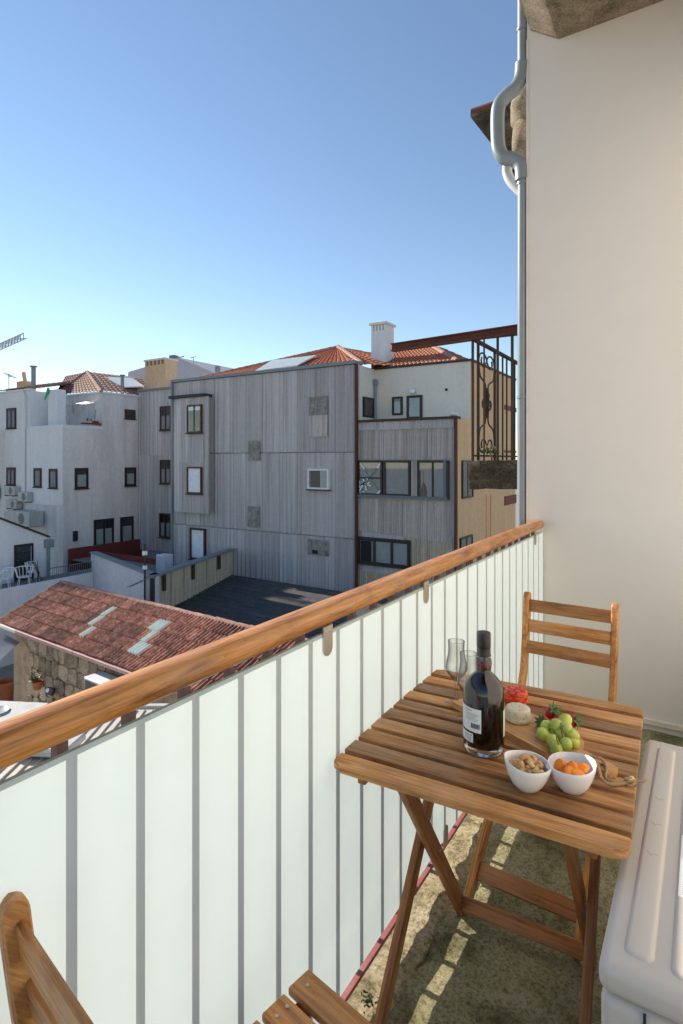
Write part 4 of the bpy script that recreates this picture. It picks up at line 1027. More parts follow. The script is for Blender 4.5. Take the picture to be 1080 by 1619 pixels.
for p in (((571, 732), (578, 742)), ((598, 740), (604, 731)), ((598, 781), (604, 774)), ((569, 768), (579, 762)), ((570, 776), (581, 757)), ((573, 765), (588, 768)), ((576, 757), (581, 775)), ((568, 779), (577, 779)), ((570, 771), (574, 763)), ((579, 760), (583, 757)), ((580, 768), (586, 762)), ((569, 760), (571, 764)), ((573, 779), (578, 777))):
    strip(mb, tw.uv(*p[0]), tw.uv(*p[1]), random.uniform(.045, .07), .078)
mb.build('white_paint_marks', 'tape', wa)
window(tw, (608, 728, 650, 785), th, 'frame', .08, 0, 0, None, room='frost_pane', out=.09, sill=False)
sheet(tw, *tw.rect((651, 730, 660, 786)), .04, 'corr_light', th, .07, .012)
wb = window(tw, (661, 728, 711, 790), th, 'frame', .08, 1, 0, None, room='room_grey', out=.09, sill=False)
rb = tw.rect((687, 731, 709, 786)); part(lambda m: tw.box(m, *rb, .06, .066), 'frosted_sash', 'frost_pane', wb)
part(lambda m: tw.pbox(m, (663, 744, 666, 785), .025, .03), 'door_leaf', 'room', wb)
bs = thing('broom', 'broom with a dark coat leaning inside the open corrugated house window', 'broom', tw.o + tw.u*tw.uv(671, 786)[0] + tw.n*.03 + Vector((0, 0, tw.uv(671, 786)[1])))
part(lambda m: m.tube([(0, 0, .1), (-.02, 0, .95)], .014, 6), 'handle', 'stem_brown', bs)
part(lambda m: m.prism([(-.16, 0, 0), (.10, 0, 0), (.13, 0, .2), (.06, 0, .42), (-.02, 0, .56), (-.08, 0, .4)], (0, -.012, 0)), 'coat', 'room', bs)
window(tw, (567, 848, 649, 898), th, 'frame', .09, 2, 0, (0, .95), 'curtain', out=.1)
part(lambda m: tw.pbox(m, (572, 854, 588, 893), .06, .085), 'open_sash', 'room', th)
# terrace level: door, windows, lamp, pipe
window(usd, (573, 627, 589, 661), th, 'frame', .07, 0, 0, None, out=.075, sill=False)
window(uw, (621, 628, 637, 656), th, 'frame', .08, 0, 0, (0, .8), 'frost_pane', out=.07, sill=False)
window(uw, (644, 626, 668, 662), th, 'frame', .09, 0, 0, None, room='frost_pane', out=.07, sill=False)
lp_ = uw.uv(654, 619); part(lambda m: (m.sphere(uw.o + uw.u*lp_[0] + uw.n*.1 + Vector((0, 0, lp_[1])), .11), uw.box(m, lp_[0] - .14, lp_[1] - .05, lp_[0] - .03, lp_[1] + .05, 0, .08)), 'globe_lamp', 'lamp_face', th, 40)
pd_ = uw.uv(593, 605); base = uw.o + uw.n*.09
part(lambda m: (m.tube([base + Vector((.05, 0, 2.6)), base + Vector((.05, 0, pd_[1] - .1))], .06, 10), uw.box(m, -.03, pd_[1] - .12, .16, pd_[1] + .1, .02, .2, .03)), 'rain_pipe', 'zinc', th, 40)
for px, py in ((706, 616), (566.5, 618)): part(lambda m: uw.pbox(m, (px - 1.6, py - 1.6, px + 1.6, py + 1.6), 0, .05), 'vent', 'room', th)
part(lambda m: [m.sphere(Vector((onY(px, py, TY + .15).x, TY + .12, onY(px, py, TY + .15).z)), .08, (1, 1, .9), 2) for px, py in ((714, 655), (721, 655), (717.5, 654))], 'white_pots', 'white_house_clean', th, 40)
# tan side wall windows and mouldings
window(sidew, (729, 728, 746, 786), th, 'frame', .07, 1, 0, None, out=.075, sill=False)
window(sidew, (726, 851, 745, 905), th, 'frame', .07, 1, 0, None, out=.075, sill=False)
for px in (768, 775): a = sidew.uv(px, 790); part(lambda m: sidew.box(m, a[0] - .02, -6, a[0] + .02, a[1] + .2, 0, .05), 'wall_strip', 'tan', th)
for r in ((797, 640, 815, 652), (797, 785, 815, 795), (797, 712, 815, 716)): a = sidew.rect(r); part(lambda m: sidew.box(m, *a, .0, .05), 'moulding', 'red_wall', th)
# its roof and chimney
rY = UY + .1
e0, e1 = Vector((TX0 - .1, rY, 5.22)), onY(722, 571, rY); e1.z = 5.22
r0, r1 = onD(590, 561, 25.5), onD(683, 548, 24.6)
roof_part('roof', (e0, e1, r1, r0), 11, 20, 'far_tile', th)
mb = MB(); ridge_caps(mb, r1, e1, 9, .12); ridge_caps(mb, r0, r1, 10, .11); stuff(mb.build('ridge_caps', 'ridge_tile', th))
roof_part('roof', (e1, Vector((TX1 - .1, 26, 5.2)), r1 + Vector((.2, .5, 0)), r1), 10, 8, 'far_tile', th)
cy_ = rY + .35
a, b = onY(587, 581, cy_), onY(614, 515, cy_)
wc = part(lambda m: m.box((a.x, cy_, a.z - .7), (b.x - .12, cy_ + .75, b.z - .15)), 'chimney', 'white_house_clean', th)
mb = MB(); xs_ = [a.x + (b.x - .12 - a.x - .10)*k/4 for k in range(5)]
for x in xs_: mb.box((x, cy_, b.z - .15), (x + .10, cy_ + .75, b.z + .10))
mb.build('chimney_slots', 'white_house_clean', wc); part(lambda m: m.box((a.x + .05, cy_ + .25, b.z - .15), (b.x - .17, cy_ + .5, b.z + .1)), 'flue', 'room', wc)
part(lambda m: m.box((a.x - .07, cy_ - .07, b.z + .10), (b.x - .05, cy_ + .82, b.z + .19)), 'chimney_cap', 'cream', wc)

# ---------------- white house (left)
WX, WYc = -27.06, 16.97
wh = far('white_house', 'stained white rendered house with small dark windows at the left', 'house')
fr = Wall((WX, WYc, 0), (0, 1, 0), (1, 0, 0)); fl = Wall((WX, WYc, 0), (-1, 0, 0), (0, -1, 0))
PZ, RZ = 3.22, 5.08; YB = 19.2; YE = 21.72
part(lambda m: m.box((-36, WYc, -6), (WX, YE, PZ - .05)), 'main_block', 'white_house', wh)
part(lambda m: m.box((-36, WYc, PZ - .05), (-30.1, YE, RZ + .12)), 'left_block', 'white_house_clean', wh)
part(lambda m: m.box((-47, 11.05, -6), (-36.25, 17.3, 13.0)), 'added_shade_block', 'white_house_clean', wh)  # unseen tall block, added left of view to cast shade over the courtyard
part(lambda m: m.box((-30.1, YB, PZ - .05), (WX, YE, RZ)), 'rear_block', 'white_house', wh)
part(lambda m: (m.box((-30.1, WYc, PZ - .05), (WX, WYc + .15, PZ + .06)), m.box((WX - .15, WYc + .15, PZ - .05), (WX, YB, PZ + .06))), 'parapet', 'white_house_clean', wh)
part(lambda m: m.box((-36.2, WYc - .06, RZ + .12), (-30.05, WYc + .3, RZ + .22)), 'gutter', 'white_house_clean', wh)
part(lambda m: (m.box((WX - .2, YB - .1, RZ), (WX + .1, YE, RZ + .1)), m.box((-30.1, YB - .12, RZ), (WX - .2, YB + .1, RZ + .1))), 'cornice', 'white_house_clean', wh)
ye2 = fr.uv(250, 860)[0]; part(lambda m: m.box((WX - 2, YE, -6), (WX + .003, YE + 2.6, fr.uv(235, 792)[1])), 'low_block', 'white_house', wh)
part(lambda m: m.box((WX - 2, YE, fr.uv(235, 792)[1]), (WX + .12, YE + 2.65, fr.uv(235, 786)[1])), 'low_roof', 'dark_coping', wh)
for r, k in (((197, 647, 213, 663), 0), ((118, 740, 138.5, 772), 1), ((197, 739, 214, 768), 1), ((148, 822, 179, 868), 3), ((190, 818, 210, 862), 1), ((220, 813, 246, 857), 3)):
    window(fr, r, wh, 'frame_red' if k == 0 else 'frame', .11, 1 if k == 3 else 0, 0, None if k == 0 else (0, .72), 'curtain', out=.08)
window(fr, (115, 840, 122, 855), wh, 'frame', .05, 0, 0, None, out=.07, sill=False)
flb = Wall(fl.o + fl.n*.05, fl.u, fl.n)
for r in ((12, 646, 26, 677), (12, 739, 25, 767), (55, 740, 66, 770), (79, 741, 91, 772)): window(flb if r[1] > 700 else fl, r, wh, 'frame_red', .07, 1 if r[0] < 20 else 0, 0, (0, .9), 'frost_pane', out=.08)
bz = fl.uv(70, 798)[1]; part(lambda m: fl.box(m, -.01, bz, 4.6, PZ - .06, .0, .05), 'render_band', 'white_house_clean', wh)
p0 = fl.uv(42, 620); part(lambda m: m.tube([fl.o + fl.u*(p0[0] + .3) + fl.n*.1 + Vector((0, 0, p0[1] + .15)), fl.o + fl.u*p0[0] + fl.n*.12 + Vector((0, 0, p0[1] - .25)), fl.o + fl.u*p0[0] + fl.n*.12 + Vector((0, 0, fl.uv(42, 782)[1]))], .06, 8), 'rain_pipe', 'white_house_clean', wh, 40)
# terrace things of the white house
c0 = onY(76, 672, WYc + .6); c1 = onY(90, 615, WYc + .6)
part(lambda m: m.box((c0.x, WYc + .6, PZ - .1), (c1.x, WYc + 1.1, c1.z), .01), 'pillar', 'white_house_clean', wh)
gc = thing('green_cloth', 'bright green cloth hanging from the white pillar top', 'cloth', (c0.x + .05, WYc + .55, c1.z))
part(lambda m: m.prism([(0, 0, .12), (.2, 0, .08), (.08, 0, -.2), (-.15, 0, -.5), (-.28, 0, -.52), (-.1, 0, -.1)], (0, -.03, 0)), 'cloth', 'green_cloth', gc)
lr = thing('laundry_rack', 'pale folding laundry rack with washing on the white roof terrace', 'laundry rack', onY(132, 640, YB - .4))
mb = MB()
for k in range(7): mb.tube([(-1.1, -.25 + k*.08, .0), (.75, -.25 + k*.08, .12)], .012, 4)
for x, z in ((-1.1, 0), (.75, .12)): mb.tube([(x, -.3, z), (x, .3, z)], .016, 4)
mb.tube([(.6, 0, .1), (1.0, .35, .35)], .02, 4); mb.build('rack', 'white_metal', lr)
part(lambda m: [m.box((x, -.02, -.5 - h_), (x + w_, .02, 0)) for x, w_, h_ in ((-1.0, .12, -.1), (-.85, .1, .0), (.15, .22, .2), (-.4, .1, -.2))], 'washing', 'curtain', lr)
rp = thing('plant_pot', 'small red plant pots with bare stems on the terrace parapet', 'plant pot', onX(146, 671, WX - .1))
part(lambda m: (m.box((-.25, -.5, 0), (.05, .5, .08)), m.box((-.2, .1, .08), (.02, .4, .2), .03)), 'tray', 'red_wall', rp); part(lambda m: (m.tube([(-.1, .2, .1), (-.1, .25, .8)], .015, 4), leafclump(m, (-.1, -.1, .2), 20, .2, .12)), 'stems', 'dark_iron', rp)
# roofs of the white house
pk2 = onD(138, 588, 34.5); E1_, E2_ = Vector((WX + .05, YB - .1, RZ + .1)), Vector((WX + .05, YE + 1.2, RZ + .12)); E0_ = Vector((-31.3, YB - .1, RZ + .12))
roof_part('roof', (E1_, E2_, Vector((-30.2, YE + 2.5, pk2.z - .1)), pk2), 9, 12, 'far_tile_old', wh); roof_part('roof', (E0_, E1_, pk2, pk2 + Vector((-2.2, 0, -.1))), 9, 14, 'far_tile_old', wh)
mb = MB(); ridge_caps(mb, pk2, E1_, 9, .11); ridge_caps(mb, pk2, E0_, 10, .11); stuff(mb.build('ridge_caps', 'ridge_tile', wh))
roof_part('roof', (Vector((-38, WYc, RZ + .25)), Vector((-30.2, WYc, RZ + .25)), Vector((-31.2, WYc + 3, RZ + .95)), Vector((-38, WYc + 3, RZ + .95))), 9, 24, 'far_tile_old', wh)
mb = MB(); ridge_caps(mb, (-38, WYc + 3, RZ + .95), (-31.2, WYc + 3, RZ + .95), 18, .11); ridge_caps(mb, (-31.2, WYc + 3, RZ + .95), (-30.2, WYc, RZ + .28), 8, .11); stuff(mb.build('ridge_caps', 'ridge_tile', wh))
sp = [onD(px, py, t) for px, py, t in ((196, 613, 32.6), (228, 612, 33.4), (209, 599, 35), (163, 597, 34.2))]
part(lambda m: m.prism(sp, (0, 0, .06)), 'roof_light', 'sky_panel', wh)
for px, pyb, pyt, t, r_ in ((53, 615, 580, 31, .12), (193.5, 623, 594, 32.5, .1)):
    b = onD(px, pyb, t); tp = onD(px, pyt, t); part(lambda m: (m.tube([b - Vector((0, 0, .5)), tp], r_, 10), m.tube([tp, tp + Vector((0, 0, .05))], r_*1.6, 10)), 'flue_pipe', 'zinc', wh, 40)
b = onD(40, 606, 36); part(lambda m: (m.box(b + Vector((-.45, -.3, -.6)), b + Vector((.45, .3, .1))), m.tube([b, b + Vector((-.2, 0, .7))], .12, 8)), 'chimney', 'beige_chimney', wh)
# air conditioners on the white house
def condenser(label, r, wl, dpt, grp, mat='ac_old', tilt=None):
    u0, v0, u1, v1 = wl.rect(r); p = wl.o + wl.u*((u0+u1)/2) + Vector((0, 0, v0)); w_, h_ = u1-u0, v1-v0
    rz = math.atan2(wl.u.y, wl.u.x); t = thing('condenser', label, 'air conditioner', p, rz, grp)
    side = 1 if Vector((-math.sin(rz), math.cos(rz), 0)).dot(wl.n) > 0 else -1
    yb, yf = sorted((side*.06, side*(.06 + dpt)))
    part(lambda m: m.box((-w_/2, yb, 0), (w_/2, yf, h_), .02), 'case', mat, t)
    if mat == 'white_metal':
        part(lambda m: [m.box((-w_*.46, min(side*(.06 + dpt), side*(.08 + dpt)), h_*(.1 + .1*k)), (w_*.46, max(side*(.06 + dpt), side*(.08 + dpt)), h_*(.15 + .1*k))) for k in range(8)] + [m.box((w_/2*-1 - .012, min(side*.1, side*(.03 + dpt)), h_*(.1 + .1*k)), (-w_/2, max(side*.1, side*(.03 + dpt)), h_*(.15 + .1*k))) for k in range(8)], 'louvre', 'ac_grille', t)
        return t
    ff = side*(.06 + dpt); rr = min(h_*.38, w_*.3); cxn = -w_*.14
    mb = MB(); mb.lathe([(rr*.98, 0), (rr, .012), (rr*1.06, .012), (rr*1.06, 0)], 20)
    for k in range(4): mb.lathe([(rr*(.2 + .2*k), 0), (rr*(.2 + .2*k), .01), (rr*(.24 + .2*k), .01), (rr*(.24 + .2*k), 0)], 16)
    mb.bm.transform(Matrix.Translation((cxn, ff, h_/2)) @ Matrix.Rotation(R(90)*(1 if side < 0 else -1), 4, 'X')); mb.build('fan_grille', 'ac_old', t)
    mb = MB(); mb.lathe([(0, .002), (rr*.98, .002)], 20); mb.bm.transform(Matrix.Translation((cxn, ff + side*.001, h_/2)) @ Matrix.Rotation(R(90)*(1 if side < 0 else -1), 4, 'X')); mb.build('fan_opening', 'ac_grille', t)
    part(lambda m: [m.box((x - .02, min(0, side*(dpt + .1)), -.05), (x + .02, max(0, side*(dpt + .1)), -.001)) for x in (-w_*.35, w_*.35)], 'bracket', 'dark_iron', t)
    return t
G = 'condensers on the white house wall'
condenser('upper left small condenser, just under the narrow window', (17.5, 768, 34, 783), fl, .32, G)
condenser('small condenser beside the foot of the white rain pipe', (39, 777, 54, 793), fl, .32, G)
condenser('lower small condenser below the upper left one', (20.5, 789, 37, 804), fl, .32, G)
condenser('shaded small condenser left of the large boxy one', (17, 808, 34, 824), fl, .3, G)
condenser('condenser cut by the left edge of the photo', (-14, 768, 2, 788), fl, .32, G)
condenser('large boxy stained condenser, lowest on the white wall', (36, 805, 71, 831), fl, .75, G)

# ---------------- house behind with shallow gable, seen above the annex
lg = far('lilac_house', 'pale lilac grey gable house rising behind the annex', 'house')
GY = 34
pts_ = [onY(px, py, GY) for px, py in ((196, 640), (203, 588), (281, 565), (341, 590), (345, 640))]
part(lambda m: m.prism(pts_, (0, 8, 0)), 'wall', 'lilac', lg)
tz = onY(276, 567, GY + 1); part(lambda m: (m.box(tz + Vector((-.7, 0, -.1)), tz + Vector((-.1, .5, .35))), m.box(tz + Vector((.0, 0, -.2)), tz + Vector((.3, .4, .2))), m.tube([tz + Vector((-1.4, 0, -.2)), tz + Vector((1.2, 0, .1))], .05, 5)), 'water_heater', 'frame_blue', lg)
tz = onY(342, 580, GY); part(lambda m: m.box(tz + Vector((-.15, 0, -1)), tz + Vector((.15, .3, .1))), 'flue', 'zinc', lg)
an_ = thing('roof_aerial', 'thin aerial on top of the lilac gable', 'aerial', onY(306, 575, GY)); part(lambda m: (m.tube([(0, 0, 0), (0, 0, .6)], .03, 5), m.tube([(-.35, 0, .5), (.35, 0, .62)], .02, 5), m.tube([(-.2, -.2, .55), (-.2, .2, .55)], .02, 5)), 'aerial', 'zinc', an_)
an_ = thing('roof_aerial', 'television aerial above the far left tiled roof', 'aerial', onD(14, 606, 38)); part(lambda m: (m.tube([(0, 0, -.5), (0, 0, .6)], .03, 5), m.tube([(-.5, 0, .75), (.7, 0, .3)], .025, 5), [m.tube([(x, -.3, .55 - x*.37), (x, .3, .55 - x*.37)], .015, 4) for x in (-.3, 0, .3, .5)]), 'aerial', 'zinc', an_)
# construction crane far away
CD = 170; ca, cb_ = onD(37, 534, CD), onD(-40, 568, CD)
cr = thing('tower_crane', 'grey lattice jib of a distant tower crane at the left edge', 'crane', cb_); d_ = ca - cb_
mb = MB(); up_ = Vector((0, 0, 1.5)); sdv = Vector((0, 1.0, 0)); nseg = 16
for k in range(nseg):
    a, b = d_*(k/nseg), d_*((k+1)/nseg)
    for o1, o2 in ((-sdv, -sdv), (sdv, sdv), (up_, up_), (-sdv, up_), (up_, -sdv), (sdv, up_), (-sdv, sdv)): mb.tube([a + o1, b + o2], .11, 4)
mb.build('jib', 'crane', cr)
mb = MB(); b0 = d_*.05 + Vector((0, 0, -1))
for sx in (-.8, .8):
    for sy in (-.8, .8): mb.tube([b0 + Vector((sx, sy, 0)), b0 + Vector((sx, sy, -cb_.z - 6))], .12, 4)
for k in range(20):
    z = -k*2.0; mb.tube([b0 + Vector((-.8, -.8, z)), b0 + Vector((.8, -.8, z - 2))], .09, 4); mb.tube([b0 + Vector((.8, .8, z)), b0 + Vector((-.8, .8, z - 2))], .09, 4)
mb.build('mast', 'crane', cr)

# ---------------- low terrace box (white wall + corrugated fence) and dark sheet roof
lt = far('terrace_walls', 'low walled terrace of pale render and tan corrugated sheets', 'terrace wall')
Cn = Vector((-15.45, 12.9, 0)); Fb = Vector((-17.2, 18.75, 0)); Wl = Vector((-21.4, 14.75, 0)); TZ1 = -2.43
def vwall(a, b, z0, z1, th_): 
    u = (b - a).normalized(); return Wall(a, u, Vector((u.y, -u.x, 0)))
wf = Wall(Cn, Fb - Cn, Vector((1, .3, 0))); wf.n = Vector((wf.u.y, -wf.u.x, 0)); Lf = (Fb - Cn).length
ww = Wall(Cn, Wl - Cn, Vector((0, -1, 0))); ww.n = Vector((-ww.u.y, ww.u.x, 0)); Lw = (Wl - Cn).length
if ww.n.y > 0: ww.n = -ww.n
part(lambda m: ww.box(m, .0, -6, Lw + .3, TZ1, -.2, 0), 'pale_wall', 'fence_white', lt)
part(lambda m: wf.box(m, .0, -6, Lf, TZ1 - .03, -.3, -.14), 'fence_wall', 'corr', lt)
for i in range(7): sheet(wf, .12 + i*(Lf-.12)/7 + .003, -3.75, .12 + (i+1)*(Lf-.12)/7 - .003, TZ1 - .04, -.05, 'corr_tan', lt, .13, .022)
part(lambda m: (wf.box(m, -.1, TZ1 - .03, Lf, TZ1 + .05, -.25, .06), ww.box(m, .1, TZ1, Lw + .3, TZ1 + .05, -.25, .06)), 'coping', 'coping', lt)
part(lambda m: wf.box(m, -.02, -6, .13, TZ1 - .03, -.1, .03), 'corner_post', 'dark_iron', lt)
for u in (.55, 2.5, 4.6): part(lambda m: wf.box(m, u, TZ1 - .6, u + .14, TZ1 - .02, .0, .06), 'bracket', 'rust', lt)
part(lambda m: m.box((-26.8, 17.3, -3.6), (-17.4, 18.7, -3.55)), 'terrace_floor', 'terrace', lt)
part(lambda m: m.box((-26.99, 17.2, -5), (-26.9, 24.4, -3.02)), 'red_wall', 'red_wall', lt)
part(lambda m: m.box((-26.9, 18.55, -5), (-21.2, 18.7, -3.3)), 'rear_wall', 'red_wall', lt)
bx = onY(260, 890, 17.2); T(part(lambda m: m.box(bx + Vector((-.28, -.25, -.4)), bx + Vector((.28, .25, .38)), .03), 'storage_box', 'white_metal', None), 'pale metal box on the red walled terrace', 'box')
# aerial mast in front of the pale wall
am = thing('aerial_mast', 'rusty mast with a small aerial in front of the pale terrace wall', 'aerial', (-14.9, 12.0, -6))
mtop = onY(229, 860, 12.0); am.location = (mtop.x, 12.0, -6); hm = mtop.z + 6
part(lambda m: m.tube([(0, 0, 0), (0, 0, hm)], .032, 6), 'mast', 'rust', am)
part(lambda m: (m.tube([(-.75, 0, hm - 1.45), (.2, 0, hm - 1.05)], .018, 5), [m.tube([(-.7 + .2*k, -.15, hm - 1.42 + .085*k), (-.7 + .2*k, .15, hm - 1.42 + .085*k)], .012, 4) for k in range(4)]), 'aerial_arm', 'zinc', am)
part(lambda m: (m.box((-.06, -.05, hm - .35), (.06, .05, hm - .22)), m.box((-.05, -.05, hm - .8), (.05, .05, hm - .68))), 'amplifier', 'white_metal', am)
# dark corrugated roof
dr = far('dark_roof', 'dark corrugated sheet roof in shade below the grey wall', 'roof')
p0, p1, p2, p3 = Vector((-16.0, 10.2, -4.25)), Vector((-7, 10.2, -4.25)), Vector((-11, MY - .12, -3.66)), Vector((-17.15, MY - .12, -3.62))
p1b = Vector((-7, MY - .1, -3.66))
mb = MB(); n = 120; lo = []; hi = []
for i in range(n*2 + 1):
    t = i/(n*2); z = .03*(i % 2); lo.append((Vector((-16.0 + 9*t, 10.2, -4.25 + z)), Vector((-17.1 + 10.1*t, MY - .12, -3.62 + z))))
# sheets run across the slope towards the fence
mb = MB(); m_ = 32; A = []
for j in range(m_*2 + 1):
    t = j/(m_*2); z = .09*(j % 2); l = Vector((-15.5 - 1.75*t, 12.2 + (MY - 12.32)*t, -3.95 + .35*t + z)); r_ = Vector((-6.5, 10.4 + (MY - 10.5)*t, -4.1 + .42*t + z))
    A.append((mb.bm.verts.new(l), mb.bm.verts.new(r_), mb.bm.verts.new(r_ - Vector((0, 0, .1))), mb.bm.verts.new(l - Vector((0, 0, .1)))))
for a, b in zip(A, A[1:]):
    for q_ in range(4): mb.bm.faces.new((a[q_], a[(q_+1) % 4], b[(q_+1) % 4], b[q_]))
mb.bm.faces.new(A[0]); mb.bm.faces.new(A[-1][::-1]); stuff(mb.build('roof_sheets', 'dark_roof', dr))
q = [onZ(px, py, -3.72) for px, py in ((357, 928), (383, 915), (412, 917), (388, 934))]
part(lambda m: m.prism(q, (0, 0, .05)), 'pale_sheet', 'roof_sheet', dr)
part(lambda m: m.box((-16.9, 10.6, -6), (-7, MY - .15, -4.4)), 'wall', 'corr', dr)

# ---------------- low house at left with terrace and chairs
lh = far('low_house', 'low white house with sloping roof line and dark doorway at the left edge', 'house')
LX = -24.0
lw = Wall((LX, 12, 0), (0, 1, 0), (1, 0, 0))
pz = [lw.uv(-40, 806), lw.uv(0, 820), lw.uv(74, 849)]
poly = [(LX - 4, 12 + pz[0][0], pz[0][1]), (LX - 4, 12 + pz[2][0], pz[2][1]), (LX - 4, 12 + pz[2][0], -6), (LX - 4, 12 + pz[0][0], -6)]
part(lambda m: m.prism(poly, (4, 0, 0)), 'wall', 'white_house_clean', lh)
part(lambda m: m.prism([(LX - 4.1, 12 + pz[0][0], pz[0][1]), (LX - 4.1, 12 + pz[2][0] + .1, pz[2][1] - .04), (LX - 4.1, 12 + pz[2][0] + .1, pz[2][1] + .04), (LX - 4.1, 12 + pz[0][0], pz[0][1] + .08)], (4.2, 0, 0)), 'roof_edge', 'dark_coping', lh)
dd = window(lw, (22, 862, 51.5, 914), lh, 'frame', .08, 0, 0, None, out=.075, sill=False)
part(lambda m: lw.pbox(m, (47.5, 863, 50.5, 913), .055, .075), 'door_jamb', 'frame_grey', dd)
a = lw.uv(75, 856); part(lambda m: (m.tube([lw.o + lw.u*a[0] + lw.n*.08 + Vector((0, 0, -6)), lw.o + lw.u*a[0] + lw.n*.08 + Vector((0, 0, a[1]))], .07, 8), lw.box(m, a[0] - .18, a[1] - .25, a[0] + .18, a[1] + .1, .0, .25, .03)), 'rain_pipe', 'zinc', lh, 40)
PXw = -21.3
part(lambda m: m.box((PXw - .15, 8.5, -6), (PXw, 14.7, -3.2)), 'parapet', 'white_house_clean', lh)
part(lambda m: m.box((LX, 6, -3.62), (PXw - .15, 16.5, -3.57)), 'terrace_floor', 'terrace', lh)
rl2 = thing('terrace_rail', 'low dark metal rail behind the pale parapet beside the white house', 'railing', (-21.6, 13, -3.2))
mb = MB()
for k in range(26): mb.tube([(0, k*.09, -.3), (0, k*.09, .42)], .012, 4)
mb.tube([(0, 0, .42), (0, 2.3, .42)], .02, 5); mb.build('rail', 'frame_blue', rl2)
def tub_chair(label, px, py, rz):
    p = onZ(px, py, -3.57); p.x = min(p.x, PXw - .6); c = thing('garden_chair', label, 'chair', p, rz, 'white garden chairs on the low terrace')
    part(lambda m: m.lathe([(0, .42), (.24, .42), (.25, .44), (0, .45)], 16), 'seat', 'white_metal', c, 40)
    mb = MB()
    for k in range(9):
        a = R(-20 + 220*k/8); mb.tube([(.24*math.cos(a), .24*math.sin(a), .44), (.32*math.cos(a), .32*math.sin(a), .8)], .014, 5)
    mb.tube([(.32*math.cos(R(-20 + 220*k/12)), .32*math.sin(R(-20 + 220*k/12)), .8 - (.12 if k in (0, 12) else 0)) for k in range(13)], .022, 6); mb.build('back_hoop', 'white_metal', c, 40)
    for a in (.6, 2.5, 3.8, 5.6): part(lambda m: m.tube([(.2*math.cos(a), .2*math.sin(a), .43), (.27*math.cos(a), .27*math.sin(a), 0)], .015, 5), 'leg', 'white_metal', c)
tub_chair('white hooped garden chair right of the others, before the doorway', 38, 929, 1.2); tub_chair('white garden chair at the left edge with its back turned', 8, 932, -.6); tub_chair('grey shadowed garden chair nearest the rain pipe', 53, 920, 2.4)
gpl = thing('terrace_plant', 'thin bare potted plant beside the low house wall', 'plant', onZ(60, 925, -3.57)); part(lambda m: [m.tube([(0, 0, 0), (random.uniform(-.1, .1), random.uniform(-.1, .1), .5), (random.uniform(-.3, .3), random.uniform(-.3, .3), 1.0)], .012, 4) for _ in range(5)], 'stems', 'dark_iron', gpl); part(lambda m: leafclump(m, (0, 0, .2), 24, .22, .1), 'leaves', 'leaf', gpl)

# ---------------- stone house with the red tiled roof
E1 = Vector((-16.75, 8.56, -3.1)); ru = Vector((.9976, -.069, 0)).normalized(); rn = Vector((ru.y*-1, ru.x, 0))      # rn points away from us
run, rise = 1.80, .80
sh = thing('stone_house', 'old granite cottage with a red tiled roof below the handrail', 'house', E1, math.atan2(ru.y, ru.x))
RL = 10.35; pitch = math.atan2(rise, run); SL = math.hypot(run, rise)
part(lambda m: m.prism([(.25, .30, -3), (.25, run - .02, -3), (.25, run - .02, rise - .13), (.25, .30, .0)], (RL - .3, 0, 0)), 'wall_core', 'mortar', sh)
part(lambda m: m.prism([(.2, run + 2.0, -3), (.2, run - .02, -3), (.2, run - .02, rise - .13), (.2, run + 2.0, -.15)], (RL - .2, 0, 0)), 'rear_wall', 'mortar', sh)
part(lambda m: m.prism([(0, run - .05, rise - .10), (0, run - .05, rise - .05), (0, run + 2.1, -.12), (0, run + 2.1, -.17)], (RL, 0, 0)), 'rear_slope', 'old_tile', sh)
part(lambda m: m.prism([(.0, .05, -.03), (.0, run, rise - .03), (.0, run, rise - .07), (.0, .05, -.08)], (RL, 0, 0)), 'roof_boards', 'dark_iron', sh)
# one clay tile: two ribs, front lip
TWd, TLn = .2275, SL/5
mb = MB(); cols = [0, .026, .048, .078, .114, .140, .162, .192, .2275]; hs = [.0, .058, .060, .004, .0, .058, .060, .004, .0]
A = []
for y, dz in ((-.025, .040), (TLn + .02, .0)):
    A.append([mb.bm.verts.new((x, y, h_ + dz)) for x, h_ in zip(cols, hs)])
A.append([mb.bm.verts.new((x, -.025, h_ + .006)) for x, h_ in zip(cols, hs)])
for i in range(8): mb.bm.faces.new((A[0][i], A[0][i+1], A[1][i+1], A[1][i])); mb.bm.faces.new((A[2][i], A[2][i+1], A[0][i+1], A[0][i]))
bmesh.ops.recalc_face_normals(mb.bm, faces=mb.bm.faces[:]); tme = bpy.data.meshes.new('roof_tile'); mb.bm.to_mesh(tme); mb.bm.free()
tgl = tme.copy()
rot = Matrix.Rotation(pitch, 4, 'X')
def tile_uv(px, py):
    n_ = Vector((0, -math.sin(pitch), math.cos(pitch))); inv = (Matrix.Translation(E1) @ Matrix.Rotation(math.atan2(ru.y, ru.x), 4, 'Z')).inverted()
    c_, d_ = inv @ CAM, inv.to_3x3() @ ray(px, py); t = -c_.dot(n_)/d_.dot(n_); p = c_ + d_*t; return p.x, math.hypot(p.y, p.z)*(1 if p.y > 0 else -1)
glass_cells = set()
for px, py in ((171, 971), (159, 983), (151, 996), (248, 989), (258, 991), (241, 1004), (249, 1006), (230, 1018), (237, 1020)):
    u, v = tile_uv(px, py); glass_cells.add((int(u/TWd), int(v/TLn)))
